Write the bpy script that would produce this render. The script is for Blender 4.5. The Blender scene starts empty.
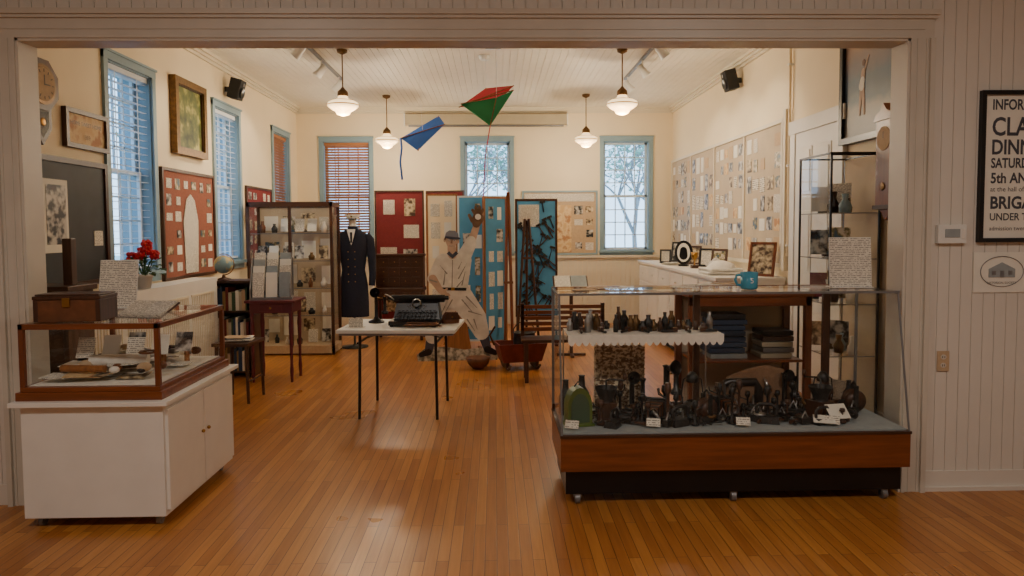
import bpy, bmesh, math, random
from mathutils import Matrix, Vector
R = random.Random(7)
def lin(c):
    c/=255.0
    return c/12.92 if c<=0.04045 else ((c+0.055)/1.055)**2.4
def C(r,g,b): return (lin(r),lin(g),lin(b),1)
def T(x=0,y=0,z=0): return Matrix.Translation((x,y,z))
def RZ(a): return Matrix.Rotation(math.radians(a),4,'Z')
def RX(a): return Matrix.Rotation(math.radians(a),4,'X')
def RY(a): return Matrix.Rotation(math.radians(a),4,'Y')
def SC(k): return Matrix.Scale(k,4)

# ---------------------------------------------------------------- materials
def base(name):
    m=bpy.data.materials.new(name); m.use_nodes=True
    nt=m.node_tree; b=nt.nodes['Principled BSDF']; return m,nt,b
def N(nt,t,**k):
    n=nt.nodes.new(t)
    for a,v in k.items(): setattr(n,a,v)
    return n
def mixc(nt,fac,a,b):
    n=N(nt,'ShaderNodeMixRGB')
    if isinstance(fac,float): n.inputs[0].default_value=fac
    else: nt.links.new(fac,n.inputs[0])
    for i,c in ((1,a),(2,b)):
        if isinstance(c,tuple): n.inputs[i].default_value=c
        else: nt.links.new(c,n.inputs[i])
    return n.outputs[0]
def sc(c,k): return (min(c[0]*k,1),min(c[1]*k,1),min(c[2]*k,1),1)
def mat(name,col,rough=.5,metal=0,var=.12,scale=(6,6,6),bump=0.0,emit=0,detail=3,spec=.5):
    m,nt,b=base(name)
    tc=N(nt,'ShaderNodeTexCoord'); mp=N(nt,'ShaderNodeMapping'); mp.inputs['Scale'].default_value=scale
    nt.links.new(tc.outputs['Object'],mp.inputs[0])
    no=N(nt,'ShaderNodeTexNoise'); no.inputs['Scale'].default_value=1; no.inputs['Detail'].default_value=detail
    nt.links.new(mp.outputs[0],no.inputs['Vector'])
    rp=N(nt,'ShaderNodeMapRange'); rp.inputs[1].default_value=.3; rp.inputs[2].default_value=.7
    nt.links.new(no.outputs['Fac'],rp.inputs[0])
    col_o=mixc(nt,rp.outputs[0],sc(col,1-var),sc(col,1+var))
    nt.links.new(col_o,b.inputs['Base Color'])
    b.inputs['Roughness'].default_value=rough; b.inputs['Metallic'].default_value=metal
    b.inputs['Specular IOR Level'].default_value=spec
    if bump:
        bp=N(nt,'ShaderNodeBump'); bp.inputs['Strength'].default_value=bump; bp.inputs['Distance'].default_value=.01
        nt.links.new(no.outputs['Fac'],bp.inputs['Height']); nt.links.new(bp.outputs[0],b.inputs['Normal'])
    if emit:
        nt.links.new(col_o,b.inputs['Emission Color']); b.inputs['Emission Strength'].default_value=emit
    return m
def wood(name,col,axis='z',rough=.4,var=.3):
    s={'z':(40,40,3),'x':(3,40,40),'y':(40,3,40)}[axis]
    return mat(name,col,rough,0,var,s,.05,0,5)
def twotone(name,c1,c2,scale=12,rough=.7,lo=.45,hi=.55,detail=4,c3=None):
    m,nt,b=base(name)
    tc=N(nt,'ShaderNodeTexCoord'); no=N(nt,'ShaderNodeTexNoise'); no.inputs['Scale'].default_value=scale; no.inputs['Detail'].default_value=detail
    nt.links.new(tc.outputs['Object'],no.inputs['Vector'])
    rp=N(nt,'ShaderNodeValToRGB'); e=rp.color_ramp.elements
    e[0].position=lo; e[0].color=c1; e[1].position=hi; e[1].color=c2
    if c3: x=e.new((lo+hi)/2); x.color=c3
    nt.links.new(no.outputs['Fac'],rp.inputs[0]); nt.links.new(rp.outputs[0],b.inputs['Base Color'])
    b.inputs['Roughness'].default_value=rough
    return m
def printed(name,paper,ink,period=.014,scale=70,axis='Z'):
    """paper with rows of printed text"""
    m,nt,b=base(name)
    tc=N(nt,'ShaderNodeTexCoord'); sx=N(nt,'ShaderNodeSeparateXYZ'); nt.links.new(tc.outputs['Object'],sx.inputs[0])
    mu=N(nt,'ShaderNodeMath',operation='MULTIPLY'); nt.links.new(sx.outputs[axis],mu.inputs[0]); mu.inputs[1].default_value=1/period
    fr=N(nt,'ShaderNodeMath',operation='FRACT'); nt.links.new(mu.outputs[0],fr.inputs[0])
    gt=N(nt,'ShaderNodeMath',operation='GREATER_THAN'); nt.links.new(fr.outputs[0],gt.inputs[0]); gt.inputs[1].default_value=.62
    no=N(nt,'ShaderNodeTexNoise'); no.inputs['Scale'].default_value=scale; no.inputs['Detail'].default_value=1
    nt.links.new(tc.outputs['Object'],no.inputs['Vector'])
    g2=N(nt,'ShaderNodeMath',operation='GREATER_THAN'); nt.links.new(no.outputs['Fac'],g2.inputs[0]); g2.inputs[1].default_value=.46
    an=N(nt,'ShaderNodeMath',operation='MULTIPLY'); nt.links.new(gt.outputs[0],an.inputs[0]); nt.links.new(g2.outputs[0],an.inputs[1])
    nt.links.new(mixc(nt,an.outputs[0],paper,ink),b.inputs['Base Color']); b.inputs['Roughness'].default_value=.7
    return m
def glassmat(name,tint=(1,1,1,1),k=1.0):
    """thin clear pane: transparent plus a Schlick-weighted mirror reflection"""
    m=bpy.data.materials.new(name); m.use_nodes=True; nt=m.node_tree
    nt.nodes.clear(); out=N(nt,'ShaderNodeOutputMaterial'); tr=N(nt,'ShaderNodeBsdfTransparent'); gl=N(nt,'ShaderNodeBsdfGlossy'); gl.inputs['Roughness'].default_value=.02
    tr.inputs[0].default_value=tint
    lw_=N(nt,'ShaderNodeLayerWeight'); lw_.inputs[0].default_value=.5
    pw=N(nt,'ShaderNodeMath',operation='POWER'); nt.links.new(lw_.outputs['Facing'],pw.inputs[0]); pw.inputs[1].default_value=4.5
    mu=N(nt,'ShaderNodeMath',operation='MULTIPLY_ADD'); mu.inputs[1].default_value=.8*k; mu.inputs[2].default_value=.04*k; nt.links.new(pw.outputs[0],mu.inputs[0])
    mx=N(nt,'ShaderNodeMixShader'); nt.links.new(mu.outputs[0],mx.inputs[0]); nt.links.new(tr.outputs[0],mx.inputs[1]); nt.links.new(gl.outputs[0],mx.inputs[2])
    nt.links.new(mx.outputs[0],out.inputs[0]); return m

def floormat():
    m,nt,b=base('oak_strip_floor')
    tc=N(nt,'ShaderNodeTexCoord'); mp=N(nt,'ShaderNodeMapping'); mp.inputs['Rotation'].default_value=(0,0,math.pi/2)
    nt.links.new(tc.outputs['Object'],mp.inputs[0])
    br=N(nt,'ShaderNodeTexBrick'); br.offset=.37; br.offset_frequency=2
    br.inputs['Scale'].default_value=1; br.inputs['Brick Width'].default_value=1.1; br.inputs['Row Height'].default_value=.058
    br.inputs['Mortar Size'].default_value=.0018; br.inputs['Mortar Smooth'].default_value=.3; br.inputs['Bias'].default_value=0
    br.inputs['Color1'].default_value=C(196,134,68); br.inputs['Color2'].default_value=C(166,104,48); br.inputs['Mortar'].default_value=C(84,48,20)
    nt.links.new(mp.outputs[0],br.inputs['Vector'])
    m2=N(nt,'ShaderNodeMapping'); m2.inputs['Scale'].default_value=(45,2.5,1); nt.links.new(tc.outputs['Object'],m2.inputs[0])
    no=N(nt,'ShaderNodeTexNoise'); no.inputs['Scale'].default_value=1; no.inputs['Detail'].default_value=6; nt.links.new(m2.outputs[0],no.inputs['Vector'])
    n2=N(nt,'ShaderNodeTexNoise'); n2.inputs['Scale'].default_value=1.2; n2.inputs['Detail'].default_value=3; nt.links.new(tc.outputs['Object'],n2.inputs['Vector'])
    mm=N(nt,'ShaderNodeMixRGB',blend_type='MULTIPLY'); mm.inputs[0].default_value=.5
    rp=N(nt,'ShaderNodeValToRGB'); rp.color_ramp.elements[0].position=.3; rp.color_ramp.elements[0].color=(.55,.48,.40,1); rp.color_ramp.elements[1].position=.7; rp.color_ramp.elements[1].color=(1,1,1,1)
    nt.links.new(no.outputs['Fac'],rp.inputs[0]); nt.links.new(br.outputs['Color'],mm.inputs[1]); nt.links.new(rp.outputs[0],mm.inputs[2])
    nt.links.new(mm.outputs[0],b.inputs['Base Color'])
    mr=N(nt,'ShaderNodeMapRange'); mr.inputs[3].default_value=.22; mr.inputs[4].default_value=.38; nt.links.new(n2.outputs['Fac'],mr.inputs[0])
    nt.links.new(mr.outputs[0],b.inputs['Roughness'])
    bp=N(nt,'ShaderNodeBump'); bp.inputs['Strength'].default_value=.25; bp.inputs['Distance'].default_value=.003; bp.invert=True
    nt.links.new(br.outputs['Fac'],bp.inputs['Height']); nt.links.new(bp.outputs[0],b.inputs['Normal'])
    return m

m_floor=floormat()
m_wall=mat('cream_wall_paint',C(238,221,188),.75,var=.03,scale=(1.5,1.5,1.5))
m_bead=mat('beadboard_paint',C(222,212,190),.55,var=.03,scale=(2,2,2))
m_front=mat('offwhite_panel_paint',C(218,212,202),.5,var=.03,scale=(2,2,2))
m_trim=mat('trim_paint',C(206,199,186),.4,var=.03)
m_ceil=mat('ceiling_paint',C(230,222,204),.6,var=.03)
m_dboard=mat('display_board_paint',C(190,172,146),.7,var=.06)
m_blue=mat('blue_grey_trim',C(134,160,172),.45,var=.05)
m_sash=mat('sash_paint',C(206,218,224),.45,var=.04)
m_white=mat('white_paint',C(228,224,216),.4,var=.03)
m_plastic=mat('white_plastic',C(225,225,220),.4,var=.02)
m_scrn=mat('screen_case_metal',C(176,164,138),.5,var=.05)
m_glass=glassmat('clear_glass',(.985,.995,.99,1),1.0)
m_wglass=glassmat('window_glass',(.98,.99,1,1),1.0)
m_dark=wood('dark_walnut',C(70,42,26))
m_darkx=wood('dark_walnut_x',C(70,42,26),'x')
m_cherry=wood('cherry_wood_x',C(122,66,34),'x',.3,.25)
m_cherryz=wood('cherry_wood_z',C(116,62,34),'z',.3,.25)
m_oak=wood('oak_wood',C(150,98,54),'z')
m_slat=wood('wood_blind',C(176,116,70),'x',.5,.15)
m_wslat=mat('white_blind',C(226,232,238),.5,var=.03)
m_black=mat('black_enamel',C(18,18,20),.3,var=.2)
m_blackm=mat('black_matte',C(26,26,28),.7,var=.2)
m_iron=mat('cast_iron',C(58,58,58),.45,.7,var=.3,scale=(30,30,30))
m_steel=mat('steel',C(165,165,165),.3,.9,var=.1)
m_brass=mat('brass',C(166,124,62),.35,.9,var=.15)
m_dbrass=mat('aged_brass',C(112,84,50),.4,.7,var=.15)
m_grey=mat('grey_metal',C(130,130,132),.4,.5,var=.1)
m_paper=mat('paper_white',C(232,228,216),.8,var=.04)
m_text=printed('printed_sheet',C(228,222,208),C(120,114,106),.011,110)
m_textb=printed('printed_sheet_bold',C(226,220,205),C(80,74,68),.022,60)
m_textflat=printed('printed_sheet_flat',C(228,224,212),C(120,114,106),.011,110,'Y')
m_photo=twotone('bw_photo',C(30,30,32),C(205,200,190),14,.4,.42,.6)
m_photo2=twotone('sepia_photo',C(70,50,34),C(214,196,160),18,.5,.4,.62)
m_photo3=twotone('colour_photo',C(60,90,110),C(214,200,180),16,.4,.4,.6,4,C(120,110,60))
m_map=twotone('map_print',C(206,170,120),C(180,130,90),9,.7,.4,.6,6,C(222,196,150))
m_land=twotone('landscape_painting',C(34,52,24),C(180,170,96),7,.5,.35,.7,5,C(90,96,40))
m_board=mat('blackboard_slate',C(44,48,52),.6,var=.2)
m_red=mat('red_fabric',C(124,42,46),.85,var=.1,scale=(40,40,40))
m_brick=mat('rust_fabric',C(142,84,66),.85,var=.1,scale=(40,40,40))
m_tan=mat('tan_fabric',C(190,164,132),.85,var=.08,scale=(40,40,40))
m_pbl=mat('blue_display_board',C(76,146,188),.7,var=.12,scale=(4,4,4))
m_navy=mat('navy_wool',C(25,29,48),.9,var=.2,scale=(60,60,60))
m_skin=mat('skin_print',C(190,160,136),.6,var=.12,scale=(10,10,10))
m_uni=mat('uniform_print',C(212,205,190),.6,var=.2,scale=(7,7,7),detail=6)
m_unish=mat('uniform_fold_print',C(140,133,120),.6,var=.15)
m_leather=mat('leather',C(104,62,34),.55,var=.25,scale=(20,20,20),bump=.2)
m_glove=mat('glove_print',C(112,84,62),.6,var=.25,scale=(20,20,20))
m_burg=mat('burgundy_paint',C(96,34,44),.4,var=.1)
m_cloth=mat('white_cloth',C(232,228,218),.9,var=.06,scale=(30,30,30),bump=.3)
m_brcloth=mat('brown_wool_blanket',C(128,98,74),.95,var=.15,scale=(30,30,30),bump=.4)
m_grcloth=mat('grey_cloth',C(150,158,160),.9,var=.08,scale=(20,20,20),bump=.2)
m_wick=twotone('wicker',C(120,90,60),C(226,212,184),55,.7,.42,.58,2)
m_green=mat('green_kite',C(20,140,84),.6,var=.08)
m_redk=mat('red_kite',C(200,34,60),.6,var=.08)
m_bluek=mat('blue_kite',C(44,104,200),.6,var=.08)
m_teal=mat('teal_ceramic',C(74,156,184),.2,var=.06)
m_leaf=mat('leaf_green',C(44,84,34),.6,var=.3,scale=(30,30,30))
m_petal=mat('red_petal',C(206,22,40),.6,var=.2,scale=(30,30,30))
m_terra=mat('pot_white',C(214,208,200),.5,var=.05)
m_globe=twotone('globe_map',C(120,150,160),C(190,170,110),9,.4,.48,.54)
m_lamp=mat('opal_glass_lit',C(255,214,156),.3,var=.02,emit=2.6)
m_fold=mat('folding_table_top',C(222,222,216),.5,var=.04)
m_gilt=mat('gilt_frame',C(110,80,38),.4,.4,var=.3,scale=(30,30,30))
m_ggreen=mat('green_enamel',C(84,104,40),.4,var=.2)
m_rust=mat('rusty_red_wood',C(112,44,30),.5,var=.3,scale=(8,8,8))
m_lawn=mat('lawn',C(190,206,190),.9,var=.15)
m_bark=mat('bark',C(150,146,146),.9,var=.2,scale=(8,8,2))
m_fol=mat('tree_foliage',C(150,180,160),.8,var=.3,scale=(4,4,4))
m_bcl=[mat('book_cloth_%d'%i,c,.7) for i,c in enumerate([C(110,40,36),C(44,62,88),C(60,84,60),C(150,120,70),C(80,60,50),C(180,172,150)])]

# ---------------------------------------------------------------- mesh builder
class B:
    def __init__(s,name,M=None):
        s.name=name; s.v=[]; s.f=[]; s.fm=[]; s.fs=[]; s.mats=[]; s.M=M if M is not None else Matrix()
    def mi(s,m):
        if m not in s.mats: s.mats.append(m)
        return s.mats.index(m)
    def add(s,verts,faces,m,smooth=False,X=None):
        A=s.M@X if X is not None else s.M
        o=len(s.v); s.v+=[A@Vector(p) for p in verts]; k=s.mi(m)
        for f in faces: s.f.append([o+i for i in f]); s.fm.append(k); s.fs.append(smooth)
    def box(s,x0,x1,y0,y1,z0,z1,m,X=None):
        v=[(x,y,z) for x in (x0,x1) for y in (y0,y1) for z in (z0,z1)]
        s.add(v,[(0,1,3,2),(4,6,7,5),(0,4,5,1),(2,3,7,6),(0,2,6,4),(1,5,7,3)],m,False,X)
    def cb(s,c,d,m,X=None):
        A=T(*c)@(X if X is not None else Matrix()); s.box(-d[0]/2,d[0]/2,-d[1]/2,d[1]/2,-d[2]/2,d[2]/2,m,A)
    def cyl(s,p0,p1,r0,r1=None,m=None,n=12,X=None):
        if r1 is None: r1=r0
        s.tube([p0,p1],[r0,r1],m,n,X,False)
    def tube(s,pts,r,m,n=10,X=None,smooth=True):
        pts=[Vector(p) for p in pts]
        if not isinstance(r,(list,tuple)): r=[r]*len(pts)
        vs=[];fs=[]; a=None
        for i,p in enumerate(pts):
            d=(pts[min(i+1,len(pts)-1)]-pts[max(i-1,0)]).normalized()
            if a is None: a=d.orthogonal().normalized()
            a=(a-d*a.dot(d)).normalized(); b=d.cross(a)
            for k in range(n):
                t=2*math.pi*k/n; vs.append(p+(a*math.cos(t)+b*math.sin(t))*r[i])
        for i in range(len(pts)-1):
            for k in range(n): fs.append((i*n+k,i*n+(k+1)%n,(i+1)*n+(k+1)%n,(i+1)*n+k))
        s.add(vs,fs,m,True,X); L=(len(pts)-1)*n
        s.add([vs[k] for k in range(n)],[tuple(range(n))],m,False,X); s.add([vs[L+k] for k in range(n)],[tuple(range(n))],m,False,X)
    def lathe(s,prof,m,c=(0,0,0),n=24,X=None,sy=1):
        vs=[];fs=[]
        for r,z in prof:
            for k in range(n):
                t=2*math.pi*k/n; vs.append((c[0]+r*math.cos(t),c[1]+r*sy*math.sin(t),c[2]+z))
        for i in range(len(prof)-1):
            for k in range(n): fs.append((i*n+k,i*n+(k+1)%n,(i+1)*n+(k+1)%n,(i+1)*n+k))
        s.add(vs,fs,m,True,X)
    def ball(s,c,r,m,n=14,X=None):
        if not isinstance(r,(tuple,list)): r=(r,r,r)
        h=n//2+1; prof=[(max(math.sin(math.pi*i/h),1e-4),-math.cos(math.pi*i/h)) for i in range(h+1)]
        A=T(*c)@Matrix.Diagonal((r[0],r[1],r[2],1)); A=(X@A) if X is not None else A
        s.lathe(prof,m,(0,0,0),n,A)
    def loft(s,rings,m,n=20,X=None):
        vs=[];fs=[]
        for (cx,cy,cz,rx,ry) in rings:
            for k in range(n):
                t=2*math.pi*k/n; vs.append((cx+rx*math.cos(t),cy+ry*math.sin(t),cz))
        for i in range(len(rings)-1):
            for k in range(n): fs.append((i*n+k,i*n+(k+1)%n,(i+1)*n+(k+1)%n,(i+1)*n+k))
        s.add(vs,fs,m,True,X); L=(len(rings)-1)*n
        s.add(vs[:n],[tuple(range(n))],m,False,X); s.add(vs[L:],[tuple(range(n))],m,False,X)
    def poly(s,pts,y0,y1,m,X=None):
        n=len(pts); v=[(p[0],y0,p[1]) for p in pts]+[(p[0],y1,p[1]) for p in pts]
        f=[tuple(range(n)),tuple(range(n,2*n))]+[(i,(i+1)%n,n+(i+1)%n,n+i) for i in range(n)]
        s.add(v,f,m,False,X)
    def text(s,txt,x,z,size,y,m,align='CENTER',X=None,bold=0.0,wx=1.0):
        cu=bpy.data.curves.new('t','FONT'); cu.body=txt; cu.size=size; cu.align_x=align; cu.offset=bold
        cu.resolution_u=3
        o=bpy.data.objects.new('t',cu); bpy.context.collection.objects.link(o)
        dg=bpy.context.evaluated_depsgraph_get(); me=bpy.data.meshes.new_from_object(o.evaluated_get(dg))
        v=[(x+p.co.x*wx,y,z+p.co.y) for p in me.vertices]; f=[tuple(q.vertices) for q in me.polygons]
        s.add(v,f,m,False,X); bpy.data.objects.remove(o); bpy.data.curves.remove(cu); bpy.data.meshes.remove(me)
    def done(s,bevel=0,origin=True,weld=False):
        me=bpy.data.meshes.new(s.name)
        o=Vector((0,0,0))
        if origin:
            xs=[p.x for p in s.v]; ys=[p.y for p in s.v]; zs=[p.z for p in s.v]
            o=Vector(((min(xs)+max(xs))/2,(min(ys)+max(ys))/2,min(zs)))
        me.from_pydata([p-o for p in s.v],[],s.f)
        for m in s.mats: me.materials.append(m)
        for p,k,sm in zip(me.polygons,s.fm,s.fs): p.material_index=k; p.use_smooth=sm
        bm=bmesh.new(); bm.from_mesh(me); bmesh.ops.recalc_face_normals(bm,faces=bm.faces); bm.to_mesh(me); bm.free()
        ob=bpy.data.objects.new(s.name,me); ob.location=o; bpy.context.collection.objects.link(ob)
        if bevel:
            b=ob.modifiers.new('bevel','BEVEL'); b.width=bevel; b.segments=2; b.limit_method='ANGLE'; b.angle_limit=math.radians(50)
        return ob
def hull(pts):
    pts=sorted(set(pts))
    def half(P):
        h=[]
        for p in P:
            while len(h)>1 and (h[-1][0]-h[-2][0])*(p[1]-h[-2][1])-(h[-1][1]-h[-2][1])*(p[0]-h[-2][0])<=0: h.pop()
            h.append(p)
        return h[:-1]
    return half(pts)+half(pts[::-1])
def cap(*cr):
    P=[]
    for (x,z,r) in cr:
        for k in range(18):
            t=2*math.pi*k/18; P.append((round(x+r*math.cos(t),5),round(z+r*math.sin(t),5)))
    return hull(P)
def ell(x,z,a,b,n=24): return [(x+a*math.cos(2*math.pi*k/n),z+b*math.sin(2*math.pi*k/n)) for k in range(n)]

# ---------------------------------------------------------------- room shell
XL,XR,YB,H=-3.25,2.98,11.7,3.59
Y0,Y1=4.1,4.23
OL,OR,OT=-2.70,2.43,2.69
def shell(name,M,L,Hh,t,holes,m):
    b=B(name,M); xs=sorted({0,L}|{h[0] for h in holes}|{h[1] for h in holes})
    for a,c in zip(xs,xs[1:]):
        hs=[h for h in holes if h[0]<=a+1e-6 and h[1]>=c-1e-6]
        if not hs: b.box(a,c,0,t,0,Hh,m)
        else:
            h=hs[0]; b.box(a,c,0,t,0,h[2],m); b.box(a,c,0,t,h[3],Hh,m)
    return b
WZ0,WZ1=1.22,3.04
lw=[6.4,8.65,10.8]; bw=[-2.44,-.115,2.205]; WW=.76
b=shell('wall_left',T(XL,Y1,0)@RZ(90),YB-Y1+.3,H,.3,[(c-Y1-WW/2,c-Y1+WW/2,WZ0,WZ1) for c in lw],m_wall); b.done(origin=False)
b=shell('wall_right',T(XR,YB+.3,0)@RZ(-90),YB+.3-Y1,H,.2,[],m_wall); b.done(origin=False)
b=shell('wall_back',T(XL,YB,0),XR-XL,H,.3,[(c-XL-WW/2,c-XL+WW/2,WZ0,WZ1) for c in bw],m_wall)
x=0
while x<XR-XL-.03:
    b.box(x+.003,x+.077,-.010,0,.16,1.10,m_bead); x+=.08
b.done(origin=False)
b=B('wall_front')
b.box(-5.2,OL,Y0+.006,Y1,0,H,m_front); b.box(OR,5.0,Y0+.006,Y1,0,H,m_front); b.box(OL,OR,Y0+.006,Y1,OT,H,m_front)
x=-5.2
while x<5.0:
    x1=x+.0665
    if x1<OL-.1 or x>OR+.1: b.box(x,x1,Y0,Y0+.008,.12,H,m_front)
    else: b.box(x,x1,Y0,Y0+.008,OT+.1,H,m_front)
    x+=.070
b.done(origin=False)
b=B('floor'); b.box(-5.4,5.2,-3.2,YB+.3,-.1,0,m_floor); b.done(origin=False)
b=B('ceiling'); b.box(XL-.3,XR+.2,Y1,YB+.3,H+.006,H+.15,m_ceil)
x=XL
while x<XR: 
    b.box(x+.002,x+.079,Y1,YB,H,H+.008,m_ceil); x+=.082
b.box(-5.4,5.2,-3.2,Y1,H,H+.15,m_ceil)
b.done(origin=False)
for nm,(x0,x1,y0,y1) in {'wall_foyer_left':(-5.4,-5.2,-3.2,Y1),'wall_foyer_right':(5.0,5.2,-3.2,Y1),'wall_foyer_rear':(-5.2,5.0,-3.2,-3.0)}.items():
    b=B(nm); b.box(x0,x1,y0,y1,0,H,m_front); b.done(origin=False)
b=B('trim_1')
def casing(b,x0,x1,z0,z1,flip):
    b.box(x0,x1,Y0-.02,Y0+.002,z0,z1,m_trim)
    if flip: b.box(x0,x0+.03,Y0-.04,Y0-.018,z0,z1,m_trim); b.box(x1-.018,x1,Y0-.03,Y0-.018,z0,z1,m_trim)
    else: b.box(x1-.03,x1,Y0-.04,Y0-.018,z0,z1,m_trim); b.box(x0,x0+.018,Y0-.03,Y0-.018,z0,z1,m_trim)
    mid=(x0+x1)/2; b.box(mid-.03,mid-.022,Y0-.026,Y0-.018,z0,z1,m_trim); b.box(mid+.022,mid+.03,Y0-.026,Y0-.018,z0,z1,m_trim)
casing(b,OL-.14,OL,0,OT,True); casing(b,OR,OR+.14,0,OT,False)
b.box(OL-.14,OR+.14,Y0-.02,Y0+.002,OT,OT+.14,m_trim)
b.box(OL-.16,OR+.16,Y0-.05,Y0+.002,OT+.13,OT+.16,m_trim); b.box(OL-.15,OR+.15,Y0-.036,Y0+.002,OT+.112,OT+.132,m_trim)
b.box(OL,OR,Y0-.03,Y0-.018,OT,OT+.018,m_trim); b.box(OL-.08,OR+.08,Y0-.026,Y0-.018,OT+.05,OT+.058,m_trim)
b.box(OL-.002,OL+.015,Y0-.02,Y1+.02,0,OT,m_trim); b.box(OR-.015,OR+.002,Y0-.02,Y1+.02,0,OT,m_trim); b.box(OL,OR,Y0-.02,Y1+.02,OT-.015,OT+.002,m_trim)
b.done(origin=False)
b=B('baseboard_front'); b.box(OR+.14,5.0,Y0-.008,Y0+.012,0,.12,m_front); b.box(OR+.14,5,Y0-.025,Y0-.008,0,.025,m_front); b.box(-5.2,OL-.14,Y0-.008,Y0+.012,0,.12,m_front); b.done(origin=False)
b=B('baseboard_back'); b.box(XL,XR,YB-.02,YB,0,.16,m_bead); b.done(origin=False)
b=B('baseboard_left'); b.box(XL,XL+.02,Y1,YB-.02,0,.16,m_bead); b.done(origin=False)
b=B('baseboard_right'); b.box(XR-.02,XR,Y1,YB-.02,0,.16,m_bead); b.done(origin=False)
b=B('trim_2'); b.box(XL,XR,YB-.05,YB,1.10,1.14,m_bead); b.done(origin=False)
b=B('trim_3')
for d,z in ((.09,.03),(.06,.06),(.03,.09)):
    b.box(XL,XR,YB-d,YB,H-z,H-z+.03,m_bead); b.box(XL,XL+d,Y1,YB,H-z,H-z+.03,m_bead); b.box(XR-d,XR,Y1,YB,H-z,H-z+.03,m_bead)
b.done(origin=False)

# ---------------------------------------------------------------- windows
def window(n,M,blind):
    b=B('window_%d'%n,M); w=WW; h=WZ1-WZ0; c=.065
    b.box(-w/2-c,-w/2,-.025,0,-.02,h+c,m_blue); b.box(w/2,w/2+c,-.025,0,-.02,h+c,m_blue); b.box(-w/2-c,w/2+c,-.028,0,h,h+c,m_blue)
    b.box(-w/2-c-.01,w/2+c+.01,-.04,0,h+c,h+c+.02,m_blue)
    b.box(-w/2-c-.02,w/2+c+.02,-.06,.0,-.035,0,m_blue); b.box(-w/2-c,w/2+c,-.02,0,-.10,-.035,m_blue)
    b.box(-w/2,-w/2+.012,0,.3,0,h,m_blue); b.box(w/2-.012,w/2,0,.3,0,h,m_blue); b.box(-w/2,w/2,0,.3,h-.012,h,m_blue); b.box(-w/2,w/2,0,.3,0,.012,m_blue)
    for z0,z1,y in ((.012,h/2+.02,.10),(h/2-.02,h-.012,.14)):
        s=.036; x0=-w/2+.012; x1=w/2-.012
        b.box(x0,x0+s,y,y+.03,z0,z1,m_sash); b.box(x1-s,x1,y,y+.03,z0,z1,m_sash); b.box(x0,x1,y,y+.03,z0,z0+s,m_sash); b.box(x0,x1,y,y+.03,z1-s,z1,m_sash)
        for k in (1,2,3): xx=x0+s+(x1-x0-2*s)*k/4; b.box(xx-.008,xx+.008,y+.005,y+.025,z0+s,z1-s,m_sash)
        for k in (1,2,3): zz=z0+s+(z1-z0-2*s)*k/4; b.box(x0+s,x1-s,y+.005,y+.025,zz-.008,zz+.008,m_sash)
        b.add([(x0+s,y+.015,z0+s),(x1-s,y+.015,z0+s),(x1-s,y+.015,z1-s),(x0+s,y+.015,z1-s)],[(0,1,2,3)],m_wglass)
    if blind:
        typ,low,tilt,sp=blind; m=m_slat if typ=='wood' else m_wslat
        b.box(-w/2+.015,w/2-.015,.02,.075,h-.06,h-.013,m)
        z=h-.08
        while z>low:
            b.cb((0,.05,z),(w-.04,.044,.003),m,RX(tilt)); z-=sp
        b.box(-w/2+.02,w/2-.02,.03,.07,low-.02,low,m)
        for xx in (-w/4,w/4): b.box(xx-.006,xx+.006,.026,.028,low,h-.06,m)
    b.done(origin=False)
window(1,T(XL,lw[0],WZ0)@RZ(90),('white',.05,0,.065)); window(2,T(XL,lw[1],WZ0)@RZ(90),('white',.05,0,.065)); window(3,T(XL,lw[2],WZ0)@RZ(90),('wood',.5,-35,.042))
window(4,T(bw[0],YB,WZ0),('wood',.1,-50,.044)); window(5,T(bw[1],YB,WZ0),None); window(6,T(bw[2],YB,WZ0),None)
b=B('door_1',T(XR,6.4,0)@RZ(-90))
b.box(-.42,.42,-.035,-.004,0,2.5,m_white)
for z0,z1 in ((.25,1.0),(1.15,1.75),(1.9,2.35)):
    for x0,x1 in ((-.32,-.05),(.05,.32)): b.box(x0,x1,-.043,-.035,z0,z1,m_white); b.box(x0+.03,x1-.03,-.05,-.043,z0+.03,z1-.03,m_white)
for s in (-1,1): b.box(min(s*.42,s*.53),max(s*.42,s*.53),-.045,-.002,0,2.6,m_white)
b.box(-.55,.55,-.05,-.002,2.5,2.63,m_white); b.ball((.36,-.075,1.0),.028,m_brass); b.done(.004)
b=B('conduit_pipe'); b.tube([(XR-.03,6.98,1.3),(XR-.03,6.98,3.5)],.014,m_wall); 
for z in (1.4,2.2,3.2): b.box(XR-.05,XR-.001,6.96,7.0,z,z+.02,m_white)
b.done()

# ---------------------------------------------------------------- helpers for boards
def cards(b,x0,x1,z0,z1,nx,nz,mats,y=-.02,jit=.15,skip=.1,fill=.8):
    dx=(x1-x0)/nx; dz=(z1-z0)/nz
    for i in range(nx):
        for j in range(nz):
            if R.random()<skip: continue
            w=dx*fill*R.uniform(.6,1); h=dz*fill*R.uniform(.6,1); cx=x0+dx*(i+.5)+R.uniform(-jit,jit)*dx*.3; cz=z0+dz*(j+.5)+R.uniform(-jit,jit)*dz*.3
            b.box(cx-w/2,cx+w/2,y-.004,y,cz-h/2,cz+h/2,R.choice(mats))
def frame(b,x0,x1,z0,z1,fw,y0,y1,m):
    b.box(x0,x1,y0,y1,z0,z0+fw,m); b.box(x0,x1,y0,y1,z1-fw,z1,m); b.box(x0,x0+fw,y0,y1,z0+fw,z1-fw,m); b.box(x1-fw,x1,y0,y1,z0+fw,z1-fw,m)
WL=lambda y: T(XL,y,0)@RZ(90)
WR=lambda y: T(XR,y,0)@RZ(-90)
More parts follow.
